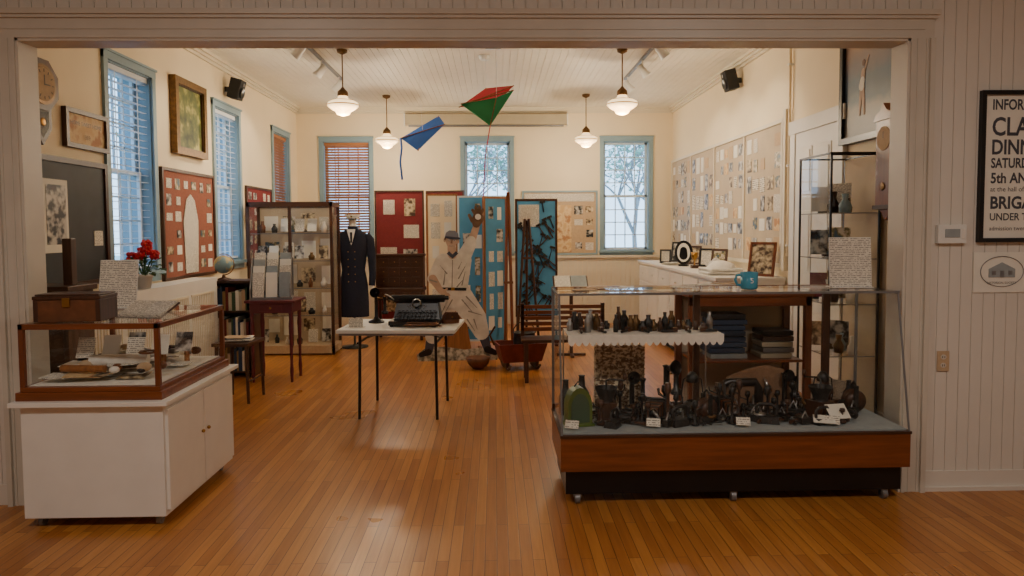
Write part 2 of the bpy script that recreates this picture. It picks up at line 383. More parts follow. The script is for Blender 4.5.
b=B('blackboard',WL(5.25)); b.box(-.95,.66,-.02,-.002,1.2,2.12,m_board); frame(b,-.98,.69,1.17,2.15,.04,-.035,-.002,m_dark)
b.box(-.15,.14,-.026,-.02,1.44,1.98,m_paper); b.box(-.12,.11,-.029,-.026,1.5,1.94,m_photo); b.box(.48,.6,-.026,-.02,1.48,1.6,m_text); b.done()
b=B('framed_sampler',WL(5.68)); frame(b,-.29,.29,2.24,2.54,.035,-.04,-.002,m_dark); b.box(-.26,.26,-.02,-.003,2.27,2.51,m_map); b.text('HOME SWEET HOME',0,2.42,.045,-.0215,m_dark); b.text('1889',0,2.32,.05,-.0215,m_leather); b.done()
b=B('framed_landscape_painting',WL(7.55)); frame(b,-.38,.38,2.38,3.16,.07,-.07,-.002,m_gilt); frame(b,-.32,.32,2.44,3.1,.02,-.05,-.01,m_dark); b.box(-.32,.32,-.03,-.004,2.44,3.1,m_land); b.done()
b=B('rust_bulletin_board',WL(7.58)); b.box(-.66,.57,-.02,-.002,1.12,2.2,m_brick); frame(b,-.68,.59,1.1,2.22,.03,-.035,-.002,m_dark)
cards(b,-.62,.54,1.15,2.15,6,6,[m_text,m_photo2,m_photo,m_paper,m_photo3],skip=.2,fill=.7); b.poly([(-.2,1.15),(.1,1.15),(.13,1.7),(.05,1.92),(-.05,1.98),(-.15,1.92),(-.23,1.7)],-.03,-.026,m_text); b.done()
b=B('red_bulletin_board',WL(9.75)); b.box(-.5,.5,-.02,-.002,1.15,2.16,m_red); frame(b,-.52,.52,1.13,2.18,.03,-.03,-.002,m_dark); cards(b,-.48,.48,1.18,2.14,5,5,[m_text,m_photo2,m_photo],fill=.7); b.done()
b=B('octagonal_wall_clock',WL(5.0)); oc=[(.19*math.cos(math.pi/8+k*math.pi/4),2.62+.19*math.sin(math.pi/8+k*math.pi/4)) for k in range(8)]
b.poly(oc,-.12,-.002,m_dark); b.poly(ell(0,2.62,.14,.14),-.126,-.12,m_dbrass); b.poly(ell(0,2.62,.115,.115),-.13,-.126,m_tan)
for a in range(12): b.cb((.095*math.sin(a*math.pi/6),-.132,2.62+.095*math.cos(a*math.pi/6)),(.006,.002,.022),m_black,RY(a*30))
b.cb((0.0,-.134,2.65),(.008,.002,.07),m_black); b.cb((.03,-.134,2.62),(.06,.002,.008),m_black)
b.poly([(-.1,2.46),(.1,2.46),(.1,2.32),(.0,2.2),(-.1,2.32)],-.11,-.002,m_dark); b.poly([(-.07,2.44),(.07,2.44),(.07,2.33),(0,2.25),(-.07,2.33)],-.114,-.11,m_glass)
b.ball((0,-.1125,2.36),(.03,.006,.03),m_brass); b.done()
b=B('long_display_board',WR(9.3)); L0,L1=-2.3,2.2
b.box(L0,L1,-.03,-.002,1.2,2.68,m_dboard)
frame(b,L0,L1,1.18,2.7,.04,-.05,-.002,m_bead)
for k in (1,2,3): xx=L0+(L1-L0)*k/4; b.box(xx-.015,xx+.015,-.045,-.002,1.2,2.68,m_bead)
for k in range(4):
    a=L0+(L1-L0)*k/4+.05; c=L0+(L1-L0)*(k+1)/4-.05
    cards(b,a,c,1.3,2.62,(6,5,6,5)[k],(6,5,7,6)[k],[m_text,m_paper,m_photo2,m_paper,m_photo,m_photo,m_map,m_textb,m_tan,m_photo3],-.03,skip=.14,fill=.88)
b.box(L1+.01,L1+.07,-.05,-.002,1.15,2.78,m_bead)
b.done()
b=B('tan_map_board',T(1.1,YB,0)); b.box(-.62,.6,-.025,-.002,1.16,2.2,m_tan); frame(b,-.64,.62,1.15,2.22,.03,-.035,-.002,m_blue)
b.box(-.2,.18,-.035,-.025,1.2,1.98,m_map); b.box(-.6,.56,-.03,-.025,2.04,2.17,m_text); cards(b,.2,.58,1.2,2.0,2,4,[m_photo,m_photo2,m_text],-.026); cards(b,-.6,-.22,1.2,2.0,2,3,[m_photo,m_text,m_map],-.026); b.done()
b=B('projection_screen_housing'); b.box(-1.45,1.2,YB-.14,YB-.002,3.30,3.47,m_scrn); b.box(-1.47,-1.45,YB-.15,YB-.002,3.28,3.49,m_white); b.box(1.2,1.22,YB-.15,YB-.002,3.28,3.49,m_white); b.cyl((-1.4,YB-.07,3.29),(1.15,YB-.07,3.29),.02,m=m_grey); b.done(.005)
for M in (T(XL,8.65,3.3)@RZ(90),T(XR,8.45,3.36)@RZ(-90)):
    b=B('wall_speaker',M); A=T(0,-.14,0)@RX(14)@SC(.85); b.box(-.1,.1,-.08,.08,-.14,.14,m_blackm,A); b.lathe([(.001,0),(.03,.004),(.065,.016),(.075,.018)],m_black,(0,0,0),20,A@T(0,-.083,-.04)@RX(90)); b.lathe([(.001,0),(.025,.01)],m_grey,(0,0,0),14,A@T(0,-.082,.08)@RX(90)); b.box(-.02,.02,-.1,-.002,-.03,.03,m_black); b.done(.006)

# ---------------------------------------------------------------- ceiling fixtures
def pendant(x,y,z,e):
    b=B('schoolhouse_pendant_lamp',T(x,y,0))
    b.lathe([(.001,H-.001),(.06,H-.001),(.055,H-.03),(.015,H-.05)],m_dbrass); b.cyl((0,0,H-.04),(0,0,z+.15),.007,m=m_dbrass)
    b.lathe([(.010,z+.2),(.025,z+.18),(.055,z+.15),(.06,z+.11),(.05,z+.1)],m_dbrass)
    b.lathe([(.05,z+.1),(.06,z+.075),(.12,z+.05),(.165,z+.025),(.175,z),(.16,z-.02),(.12,z-.05),(.085,z-.07),(.07,z-.1),(.03,z-.115),(.001,z-.12)],m_lamp,n=32)
    b.lathe([(.176,z+.005),(.179,z),(.176,z-.005)],m_dbrass,n=32); b.lathe([(.122,z+.054),(.126,z+.05),(.124,z+.046)],m_dbrass,n=32); b.done()
    l=bpy.data.lights.new('pendant_bulb','POINT'); l.energy=e; l.color=(1,.80,.56); l.shadow_soft_size=.08
    o=bpy.data.objects.new('pendant_bulb',l); o.location=(x,y,z-.22); bpy.context.collection.objects.link(o)
for p in ((-1.68,7.93,2.98),(-1.6,10.6,2.92),(1.44,7.9,2.98),(1.38,10.55,2.92)): pendant(*p,50)
def track(x,y0,y1,side,e):
    b=B('track_light',T(x,0,0)); b.box(-.018,.018,y0,y1,H-.03,H-.001,m_grey)
    for y in (y0+.2,(y0+y1)/2,y1-.2):
        b.cyl((0,y,H-.03),(0,y,H-.1),.01,m=m_white); A=T(0,y,H-.14)@RY(side*40); b.lathe([(.001,.07),(.035,.065),(.04,0),(.055,-.09)],m_plastic,n=18,X=A); b.lathe([(.001,-.07),(.05,-.08)],m_lamp,n=18,X=A)
        l=bpy.data.lights.new('track_bulb','SPOT'); l.energy=e; l.color=(1,.84,.64); l.spot_size=math.radians(85); l.spot_blend=.6; l.shadow_soft_size=.04
        o=bpy.data.objects.new('track_bulb',l); o.location=(x-side*.1,y,H-.24); o.rotation_euler=(0,math.radians(side*42)*1,0); bpy.context.collection.objects.link(o)
    b.done()
track(-2.0,7.2,9.4,1,42); track(1.75,7.2,9.4,-1,30)
b=B('smoke_detector',T(-.1,8.2,H)); b.lathe([(.001,-.05),(.05,-.05),(.065,-.03),(.07,-.001)],m_plastic); b.done()
b=B('exit_sign',T(0,7.4,H)); b.box(-.08,.08,-.02,.02,-.13,-.03,m_plastic); b.cyl((0,0,-.03),(0,0,-.001),.015,m=m_plastic); b.done()

# kites
b=B('blue_kite'); P=[(-1.04,7.9,2.61),(-.63,8.1,2.89),(-.55,7.95,2.77),(-.84,7.8,2.46)]
b.add(P,[(0,1,2),(0,2,3)],m_bluek); b.tube([P[0],P[2]],.006,m_oak,6); b.tube([P[1],P[3]],.006,m_oak,6)
b.tube([P[0],(-1.03,7.9,2.5),(-1.05,7.9,2.35),(-1.03,7.9,2.15)],.012,m_bluek,6); b.tube([(-.8,7.95,2.69),(-.85,7.95,H-.002)],.002,m_white,5); b.done()
b=B('red_kite'); P=[(-.39,7.9,2.95),(-.09,8.1,3.2),(.23,8.0,3.21),(.02,7.85,2.98)]
b.add(P,[(0,1,2),(0,2,3)],m_redk); b.tube([P[0],P[2]],.006,m_oak,6); b.tube([P[1],P[3]],.006,m_oak,6); b.tube([P[1],(-.09,8.1,H-.002)],.002,m_white,5); b.done()
b=B('green_kite'); P=[(-.36,7.7,2.95),(.03,7.75,3.03),(.22,7.7,3.10),(-.04,7.6,2.70),(-.2,7.62,2.83)]
b.add(P,[(0,1,3,4),(1,2,3)],m_green); b.tube([P[0],P[2]],.006,m_oak,6); b.tube([P[1],P[3]],.006,m_oak,6)
b.tube([P[3],(-.1,7.9,2.4),(-.13,8.4,1.98)],.006,m_redk,6); b.tube([P[1],(0.03,7.75,H-.002)],.002,m_white,5); b.done()

# ---------------------------------------------------------------- near left display case
b=B('wooden_display_case'); x0,x1,y0,y1=-2.55,-1.76,3.72,4.72
b.box(x0+.02,x1-.02,y0+.02,y1-.02,.06,.67,m_white); b.box(x0-.02,x1+.02,y0-.02,y1+.02,.67,.695,m_white)
for k,(a,c) in enumerate(((y0+.04,(y0+y1)/2-.004),((y0+y1)/2+.004,y1-.04))): b.box(x1-.022,x1-.002,a,c,.09,.64,m_white); b.ball((x1+.008,(y0+y1)/2+(-.04 if k==0 else .04),.4),.011,m_brass)
for xx in (x0+.08,x1-.08):
    for yy in (y0+.08,y1-.08): b.cyl((xx-.012,yy,.028),(xx+.012,yy,.028),.028,m=m_grey,n=16); b.box(xx-.015,xx+.015,yy-.012,yy+.012,.03,.065,m_steel)
X0,X1,Y_0,Y_1=x0+.01,x1-.04,y0+.04,y1-.05
b.box(X0-.016,X1+.016,Y_0-.016,Y_1+.016,.695,.74,m_cherry); b.box(X0,X1,Y_0,Y_1,.74,.765,m_cherry)
for xx in (X0,X1-.026):
    for yy in (Y_0,Y_1-.026): b.box(xx,xx+.026,yy,yy+.026,.765,1.10,m_cherryz)
zz=1.075
b.box(X0,X1,Y_0,Y_0+.026,zz,zz+.03,m_cherry); b.box(X0,X1,Y_1-.026,Y_1,zz,zz+.03,m_cherry); b.box(X0,X0+.026,Y_0,Y_1,zz,zz+.03,m_cherry); b.box(X1-.026,X1,Y_0,Y_1,zz,zz+.03,m_cherry)
def q(ps,m): b.add(ps,[(0,1,2,3)],m)
q([(X0+.02,Y_0+.013,.765),(X1-.02,Y_0+.013,.765),(X1-.02,Y_0+.013,1.08),(X0+.02,Y_0+.013,1.08)],m_glass)
q([(X0+.02,Y_1-.013,.765),(X1-.02,Y_1-.013,.765),(X1-.02,Y_1-.013,1.08),(X0+.02,Y_1-.013,1.08)],m_glass)
for xx in (X0+.013,X1-.013): q([(xx,Y_0+.02,.765),(xx,Y_1-.02,.765),(xx,Y_1-.02,1.08),(xx,Y_0+.02,1.08)],m_glass)
q([(X0+.01,Y_0+.01,1.107),(X1-.01,Y_0+.01,1.107),(X1-.01,Y_1-.01,1.107),(X0+.01,Y_1-.01,1.107)],m_glass)
b.box(X0+.03,X1-.03,Y_0+.03,Y_1-.03,.765,.77,m_cloth)
b.done(.003)
b=B('artifact_collection',T(0,0,.771))
for k in range(34):
    x=R.uniform(-2.42,-1.93); y=R.uniform(3.88,4.55); a=R.uniform(-25,25)
    b.cb((x,y,.01+k*.002),(.15,.11,.003),R.choice([m_textflat,m_paper,m_photo2,m_paper,m_map]),RZ(a)@RX(R.uniform(0,8)))
for k in range(40):
    x=R.uniform(-2.44,-1.89); y=R.uniform(3.85,4.6); r=R.uniform(.018,.042); b.ball((x,y,r*.7+.045),(r,r*R.uniform(.7,1.2),r*.7),R.choice([m_cloth,m_leather,m_grey,m_tan,m_iron,m_terra]),10)
for k in range(6):
    x=-2.38+k*.095; y=4.1+.1*(k%3); b.cb((x,y,.15),(.10,.003,.12),[m_text,m_paper,m_photo][k%3],RX(-20)); b.cb((x,y+.035,.09),(.015,.04,.14),m_oak)
b.cyl((-2.3,4.0,.09),(-2.0,4.05,.09),.035,m=m_cloth); b.cyl((-2.4,3.9,.07),(-2.15,3.87,.07),.02,m=m_oak); b.lathe([(.05,-.006),(.055,0),(.05,.006),(.03,.004)],m_leather,(-1.97,4.0,.14),20,None)
b.done()
b=B('wooden_trinket_box',T(-2.32,3.92,1.109)@RZ(4)); b.box(-.17,.17,-.1,.1,0,.12,m_leather); b.box(-.175,.175,-.105,.105,.12,.14,m_dark); b.box(-.165,.165,-.095,.095,.14,.15,m_dark); b.box(-.02,.02,-.112,-.105,.08,.13,m_brass)
for s in (-.16,.16): b.box(s-.012,s+.012,-.103,.103,0,.12,m_dark)
b.done(.004)
def sign(name,M,w,h,tilt,m=m_text):
    b=B(name,M); A=RX(-tilt); b.box(-w/2,w/2,0,.004,0,h,m,A); 
    b.box(-w/2-.004,w/2+.004,.005,.008,-.001,h+.004,m_plastic,A); b.box(-w/2,w/2,-.03,.08,0,.005,m_plastic); b.done(); 
sign('printed_sign_in_stand',T(-2.40,4.48,1.109)@RZ(8),.22,.31,14)
b=B('open_guest_book',T(-2.12,4.32,1.11)@RZ(-12)); A=RX(22); b.box(-.15,.15,-.1,.1,0,.008,m_dark,A); b.box(-.14,-.003,-.09,.09,.008,.022,m_textflat,A); b.box(.003,.14,-.09,.09,.008,.022,m_textflat,A); b.box(-.1,.1,.05,.08,-.005,.03,m_dark); b.done()
b=B('antique_wooden_cabinet',T(-2.98,4.75,0)); b.box(-.2,.2,-.15,.15,0,1.2,m_dark); b.box(-.22,.22,-.17,.17,1.2,1.24,m_darkx); b.box(.1,.16,-.02,.04,1.24,1.55,m_dark); b.box(-.17,.17,-.16,-.15,.1,.55,m_darkx); b.box(-.17,.17,-.16,-.15,.62,1.1,m_darkx); b.done(.004)

# ---------------------------------------------------------------- near right slanted glass case
b=B('glass_display_case'); x0,x1=.37,2.395; yb=4.56; yf=3.93; yt=4.08; zt=1.215
b.box(x0+.03,x1-.03,yf+.04,yb-.04,.06,.205,m_black)
b.box(x0,x1,yf,yb,.205,.40,m_cherry); b.box(x0-.004,x1+.004,yf-.006,yb+.004,.40,.415,m_darkx)
for xx in (x0+.1,(x0+x1)/2,x1-.12):
    for yy in (yf+.06,yb-.08):
        b.cyl((xx-.014,yy,.03),(xx+.014,yy,.03),.03,m=m_grey,n=18); b.cyl((xx-.016,yy,.03),(xx+.016,yy,.03),.014,m=m_steel,n=12); b.box(xx-.02,xx+.02,yy-.015,yy+.015,.035,.065,m_steel)
b.box(x0+.015,x1-.015,yf+.02,yb-.02,.41,.425,m_grcloth)
q([(x0+.01,yf+.01,.415),(x1-.01,yf+.01,.415),(x1-.01,yt,zt-.01),(x0+.01,yt,zt-.01)],m_glass)
for xx in (x0+.008,x1-.008): q([(xx,yf+.01,.415),(xx,yb-.01,.415),(xx,yb-.01,zt-.01),(xx,yt,zt-.01)],m_glass)
q([(x0,yt-.01,zt),(x1,yt-.01,zt),(x1,yb,zt),(x0,yb,zt)],m_glass)
for xx in (x0+.006,x1-.006):
    b.tube([(xx,yf+.006,.41),(xx,yt,zt-.004)],.006,m_grey,8); b.box(xx-.007,xx+.007,yb-.016,yb,.41,zt,m_grey); b.box(xx-.006,xx+.006,yt,yb,zt-.016,zt-.002,m_grey)
b.box(x0,x1,yt-.008,yt+.004,zt-.012,zt+.002,m_grey); b.box(x0,x1,yb-.016,yb,zt-.02,zt+.002,m_cherry)
b.box(x0,x1,yb-.03,yb,.41,.45,m_darkx)
for xx in (1.30,2.16): b.box(xx,xx+.04,yb-.03,yb,.45,zt-.02,m_dark)
q([(.42,4.12,.957),(1.36,4.12,.957),(1.36,4.42,.957),(.42,4.42,.957)],m_glass)
for xx in (.43,1.34): b.tube([(xx,4.4,.425),(xx,4.4,.955)],.005,m_steel,8)
b.done()
b=B('lace_doily'); z=.960; b.box(.43,1.36,4.115,4.41,z,z+.004,m_cloth)
n=22; LN=.93
pts=[(.43,z+.003)]
for k in range(n):
    a=.43+LN*k/n; pts+= [(a,z-.038),(a+LN/n*.25,z-.056),(a+LN/n*.5,z-.062),(a+LN/n*.75,z-.056)]
pts+=[(1.36,z-.038),(1.36,z+.003)]
b.poly(pts,4.105,4.109,m_cloth); b.done()
def telephone(M):
    b=B('antique_desk_telephone',M); b.lathe([(.001,0),(.06,0),(.06,.012),(.025,.025),(.014,.05),(.014,.2),(.02,.21),(.001,.215)],m_black); b.lathe([(.012,0),(.015,.02),(.035,.05)],m_black,n=16,X=T(0,-.01,.2)@RX(80)); b.tube([(.015,0,.17),(.05,0,.17),(.06,0,.19)],.004,m_brass,8); b.lathe([(.025,0),(.027,.02),(.013,.03),(.012,.1),(.02,.12)],m_black,n=14,X=T(.06,0,.07)); b.done()
def iron_(M):
    b=B('flat_iron',M); P=[(-.07,-.04),(.02,-.04),(.09,0),(.02,.04),(-.07,.04)]
    b.add([(p[0],p[1],0) for p in P]+[(p[0]*.9,p[1]*.8,.035) for p in P],[(0,1,2,3,4),(5,6,7,8,9)]+[(i,(i+1)%5,5+(i+1)%5,5+i) for i in range(5)],m_iron)
    b.tube([(-.05,0,.03),(-.055,0,.08),(-.03,0,.095),(.03,0,.095),(.045,0,.08),(.04,0,.03)],.009,m_iron,8); b.done()
def grinder(M):
    b=B('hand_crank_grinder',M); b.box(-.05,.05,-.05,.05,0,.09,m_dark); b.lathe([(.04,.09),(.035,.1),(.06,.16),(.062,.165)],m_iron,n=20); b.tube([(0,0,.12),(0,0,.2),(.02,0,.21),(.1,0,.2)],.005,m_iron,8); b.ball((.1,0,.22),(.012,.012,.02),m_dark); b.box(-.055,.055,-.055,.055,0,.008,m_dark); b.done()
def lantern(M):
    b=B('oil_lantern',M); b.lathe([(.001,0),(.055,0),(.055,.04),(.03,.06)],m_iron); b.lathe([(.03,.06),(.045,.09),(.045,.13),(.03,.165)],m_glass); b.lathe([(.03,.165),(.035,.17),(.03,.2),(.015,.22),(.001,.225)],m_iron)
    for s in (-1,1): b.tube([(s*.05,0,.03),(s*.06,0,.1),(s*.05,0,.18),(s*.02,0,.2)],.004,m_iron,8)
    b.done()
def camera_(M):
    b=B('folding_bellows_camera',M); b.box(-.06,.06,0,.03,0,.11,m_blackm); b.box(-.055,.055,-.09,0,0,.006,m_black)
    for k in range(6): s=.045-k*.005; b.box(-s,s,-.012*(k+1),-.012*k,.055-s,.055+s,m_leather if k%2 else m_black)
    b.lathe([(.001,0),(.02,0),(.022,.02)],m_steel,n=16,X=T(0,-.072,.055)@RX(90)); b.done(.002)
def pulley(M):
    b=B('wooden_pulley_block',M); b.lathe([(.06,-.02),(.05,-.008),(.05,.008),(.06,.02),(.01,.02)],m_dark,n=24,X=T(0,0,.065)@RX(90)); b.box(-.012,.012,-.03,-.022,.03,.15,m_iron); b.box(-.012,.012,.022,.03,.03,.15,m_iron); b.tube([(0,-.02,.15),(0,0,.17),(0,.02,.15)],.006,m_iron,8); b.done()
def sewing(M):
    b=B('antique_sewing_machine',M); b.box(-.13,.13,-.06,.06,0,.025,m_dark); b.tube([(.1,0,.02),(.1,0,.12),(.08,0,.16),(-.07,0,.165),(-.1,0,.15)],[.03,.025,.025,.02,.022],m_black,12); b.cyl((-.1,0,.15),(-.1,0,.045),.01,m=m_steel); b.lathe([(.04,-.008),(.05,0),(.04,.008),(.01,.006)],m_steel,n=20,X=T(.135,0,.14)@RY(90)); b.done()
def bottle(M,m=m_iron):
    b=B('stoneware_bottle',M); b.lathe([(.001,0),(.03,0),(.032,.08),(.015,.11),(.012,.15),(.015,.155),(.001,.156)],m); b.done()
def archbox(M):
    b=B('green_arched_tin_box',M); P=[(-.065,0),(.065,0),(.065,.1)]+[(.065*math.cos(t*math.pi/10),.1+.10*math.sin(t*math.pi/10)) for t in range(1,10)]+[(-.065,.1)]
    b.poly(P,-.04,.04,m_ggreen); b.poly([(p[0]*.75,.02+p[1]*.75) for p in P],-.043,-.04,m_bcl[2]); b.box(-.075,.075,-.05,.05,-.0,.012,m_ggreen); b.tube([(-.02,0,.2),(0,0,.225),(.02,0,.2)],.004,m_iron,6); b.done()
zc=.4265
P3=lambda x,y,a=0,k=1.15: T(x,y,zc)@RZ(a)@SC(k)
archbox(P3(.49,4.12,10,1.15))
telephone(P3(.86,4.36)); telephone(P3(1.09,4.40,30,1.4)); telephone(P3(1.86,4.42,0,1.1)); iron_(P3(1.1,4.09,25)); iron_(P3(1.62,4.12,160)); iron_(P3(.70,4.08,60,1)); iron_(P3(1.95,4.08,20,1.0))
grinder(P3(.68,4.26)); grinder(P3(2.0,4.22,120)); lantern(P3(1.25,4.38)); lantern(P3(2.1,4.4,0,1.1)); camera_(P3(1.42,4.26,20)); camera_(P3(.98,4.22,-20)); pulley(P3(1.27,4.14,30)); pulley(P3(2.26,4.32,0)); sewing(P3(1.58,4.42,0,1.1)); bottle(P3(.55,4.42,0,1.5)); bottle(P3(.44,4.36,0,1.4)); bottle(P3(2.3,4.46,0,1.1))
b=B('wicker_hamper_panel',T(.80,4.48,zc+.001)); b.box(-.16,.16,-.03,.03,0,.42,m_wick)
for k in range(12): b.tube([(-.162,-.032,.02+k*.035),(.162,-.032,.02+k*.035)],.006,m_wick,6)
b.tube([(-.1,0,.41),(-.08,0,.46),(.08,0,.46),(.1,0,.41)],.008,m_leather,8); b.done(.006)
b=B('antique_hand_tool_collection',T(0,0,zc))
for k in range(170):
    x=R.uniform(.53,2.24); y=R.uniform(4.05,4.40); a=R.uniform(0,180); A=T(x,y,.012)@RZ(a)@SC(R.uniform(.85,1.2)); t=k%6; l=R.uniform(.06,.11)
    if t==0: b.tube([(-l/2,0,.004),(l/2,0,.004)],[.010,.006],m_dark,8,A); b.box(l/2,l/2+.04,-.012,.012,-.004,.02,m_iron,A)
    elif t==1: b.tube([(-l/2,.03,0),(0,0,.004),(l/3,-.01,.004)],.006,m_iron,8,A); b.tube([(-l/2,-.03,0),(0,0,.006),(l/3,.01,.004)],.006,m_iron,8,A)
    elif t==2: b.lathe([(.02,-.008),(.035,-.004),(.035,.008),(.02,.01),(.01,.004)],R.choice([m_iron,m_dbrass,m_steel,m_iron]),n=16,X=A@T(0,0,.03)@RX(R.choice([0,60])))
    elif t==3: b.tube([(l*.5*math.cos(q2*.6),l*.3*math.sin(q2*.6),.0+.003*q2) for q2 in range(8)],.006,m_black,8,A)
    elif t==4: b.box(-.035,.035,-.02,.02,-.008,.03,R.choice([m_iron,m_dark,m_black]),A); b.tube([(-.02,0,.03),(0,0,.07),(.02,0,.03)],.005,m_steel,8,A)
    else: h=R.uniform(.08,.2); b.lathe([(.001,-.008),(.024,-.008),(.026,.0),(.007,.02),(.006,h*.7),(.018,h*.8),(.014,h),(.001,h)],R.choice([m_iron,m_black,m_dark]),n=12,X=A); b.tube([(0,0,h*.6),(.045,0,h*.7),(.05,0,h*.85)],.004,m_iron,6,A)
for x,y in ((.44,4.0),(1.98,4.02),(.92,4.02),(1.45,4.02)): b.cb((x,y,.035),(.08,.002,.05),m_text,RZ(R.uniform(-20,20))@RX(-35))
b.cb((2.04,4.08,.07),(.13,.003,.10),m_paper,RZ(10)@RX(-45)); b.cb((1.94,4.04,.035),(.12,.003,.08),m_paper,RZ(-20)@RX(-70)); b.done()
b=B('draped_brown_blanket',T(1.72,4.47,zc))
b.loft([(0,0,0,.24,.05),(0,0,.12,.24,.055),(-.02,0,.2,.2,.05),(.03,0,.25,.12,.04),(.04,0,.27,.03,.02)],m_brcloth,24); b.done()
b=B('trinket_collection',T(0,0,.966))
for k in range(26):
    x=.46+k*.034; h=R.uniform(.04,.15); r=R.uniform(.012,.026); b.lathe([(.001,0),(r,0),(r*1.1,h*.6),(r*.5,h*.8),(r*.6,h),(.001,h)],R.choice([m_steel,m_dbrass,m_dark,m_iron,m_iron,m_black]),(x,4.28+R.uniform(-.08,.09),0),14)
for k in range(7):
    A=T(.52+k*.13,4.18,.01)@RZ(R.uniform(0,180)); b.tube([(-.04,0,0),(.04,0,.0)],.008,m_iron,8,A); b.box(.03,.06,-.015,.015,-.006,.02,m_dark,A)
b.done()
b=B('coffee_mug',T(1.56,4.25,zt+.003)); b.lathe([(.001,0),(.044,0),(.05,.01),(.052,.105),(.047,.105),(.044,.012),(.001,.012)],m_teal,n=28); b.tube([(-.05,0,.09),(-.078,0,.085),(-.086,0,.058),(-.074,0,.03),(-.048,0,.024)],.008,m_teal,8); b.text('5',0,.04,.045,-.0525,m_white); b.done()
sign('printed_sign_in_stand',T(2.22,4.3,zt+.003)@RZ(-4),.25,.31,5)
b=B('paper_pamphlets',T(1.0,4.3,zt+.003)); 
for k in range(10): b.cb((-.45+k*.1,R.uniform(-.1,.1),.002+.0025*k),(.14,.1,.002),R.choice([m_textflat,m_paper,m_tan]),RZ(R.uniform(-30,30)))
b.done()
b=B('low_wooden_showcase',T(1.9,5.35,0)); w,d,h=.46,.22,1.08
for sx in (-w,w-.05):
    for sy in (-d,d-.05): b.box(sx,sx+.05,sy,sy+.05,0,h,m_cherryz)
b.box(-w-.01,w+.01,-d-.01,d+.01,h,h+.03,m_cherry); b.box(-w,w,-d,d,.06,.12,m_cherry); b.box(-w+.01,w-.01,d-.02,d,.12,h,m_dboard); b.box(-w+.05,w-.05,-d+.03,d-.02,.58,.6,m_cherry)
b.box(-w,w,-d,-d+.03,h-.07,h,m_cherry)
for k in range(8): b.cb((-.14+R.uniform(-.01,.01),-.02,.62+k*.043),(.28,.22,.036),R.choice([m_iron,m_grcloth,m_bcl[1],m_bcl[5]]))
for k in range(5): b.cb((.24+R.uniform(-.01,.01),-.02,.62+k*.043),(.24,.22,.036),R.choice([m_iron,m_grey,m_bcl[4],m_bcl[5]]))
b.loft([(0,0,.12,.36,.15),(0,0,.25,.34,.15),(.05,0,.36,.2,.1),(0,0,.4,.05,.04)],m_brcloth,20); b.done(.004)

# ---------------------------------------------------------------- front wall right items
b=B('framed_broadside_poster',T(3.19,Y0-.002,0)); frame(b,-.33,.33,1.5,2.39,.025,-.03,0,m_black); b.box(-.31,.31,-.012,-.002,1.52,2.37,m_paper)
m_ink=mat('poster_ink',C(72,74,82),.7)
for t,z,s,bo,wx in (('INFORMATION',2.28,.085,.002,.75),('CLAMBAKE',2.13,.15,.003,.8),('DINNER',2.02,.12,.003,.8),('SATURDAY, AUG.',1.94,.08,.002,.75),('5th ANNUAL',1.85,.085,.002,.85),('at the hall of the district',1.80,.04,0,1),('BRIGADE',1.70,.10,.003,.9),('UNDER THE ELMS',1.63,.06,.001,.9),('admission twenty five cents',1.57,.035,0,1)):
    b.text(t,-.26,z,s,-.0135,m_ink,'LEFT',bold=bo,wx=wx)
b.done()
b=B('house_print_poster',T(3.02,Y0-.002,0)); b.box(-.17,.17,-.006,0,1.2,1.44,m_paper); ov=ell(0,1.325,.13,.09,36); 
for i in range(36): p,qq=ov[i],ov[(i+1)%36]; b.tube([(p[0],-.009,p[1]),(qq[0],-.009,qq[1])],.0022,m_grey,5)
b.poly([(-.08,1.29),(.08,1.29),(.08,1.34),(0,1.38),(-.08,1.34)],-.009,-.006,m_grcloth); b.box(-.012,.012,-.011,-.009,1.29,1.33,m_grey)
for xx in (-.05,.05): b.box(xx-.012,xx+.012,-.011,-.009,1.305,1.33,m_grey)
b.text('HISTORICAL SOCIETY',0,1.252,.018,-.0095,m_grey); b.done()
b=B('thermostat',T(2.70,Y0-.002,1.55)); b.box(-.085,.085,-.03,0,-.055,.055,m_plastic); b.box(-.045,.045,-.034,-.03,-.02,.03,m_grcloth); b.box(.055,.075,-.034,-.03,-.03,.03,m_white); b.done(.006)
b=B('electrical_outlet',T(2.68,Y0-.002,.79)); b.box(-.036,.036,-.007,0,-.06,.06,m_tan)
for z in (-.025,.025): b.poly(ell(0,z,.017,.015,16),-.01,-.007,m_trim); b.box(-.008,-.005,-.0115,-.01,z-.006,z+.006,m_black); b.box(.005,.008,-.0115,-.01,z-.006,z+.006,m_black)
b.done()

# ---------------------------------------------------------------- folding table & typewriter
tz=.76
M=T(-.81,6.16,0)@RZ(-4)
b=B('folding_table',M); b.box(-.5,.5,-.36,.36,tz-.03,tz,m_fold); b.box(-.48,.48,-.34,.34,tz-.05,tz-.03,m_grey)
for s in (-1,1):
    for t in (-1,1): b.tube([(s*.33+.02*(s<0),t*.30,tz-.05),(s*.34+.02*(s<0),t*.32,.0)],.0125,m_black,10)
    b.tube([(s*.33,-.3,tz-.12),(s*.33,.3,tz-.12)],.01,m_black,8); b.tube([(s*.33,0,tz-.12),(s*.12,0,tz-.05)],.008,m_grey,8)
b.done(.004)
b=B('antique_typewriter',T(-.69,6.15,tz)@RZ(-4)@SC(1.08)); 
b.box(-.2,.2,-.16,.16,.012,.045,m_black)
b.add([(-.19,-.02,.045),(.19,-.02,.045),(.19,.15,.045),(-.19,.15,.045),(-.17,.02,.17),(.17,.02,.17),(.17,.13,.17),(-.17,.13,.17)],[(0,1,5,4),(1,2,6,5),(2,3,7,6),(3,0,4,7),(4,5,6,7)],m_black)
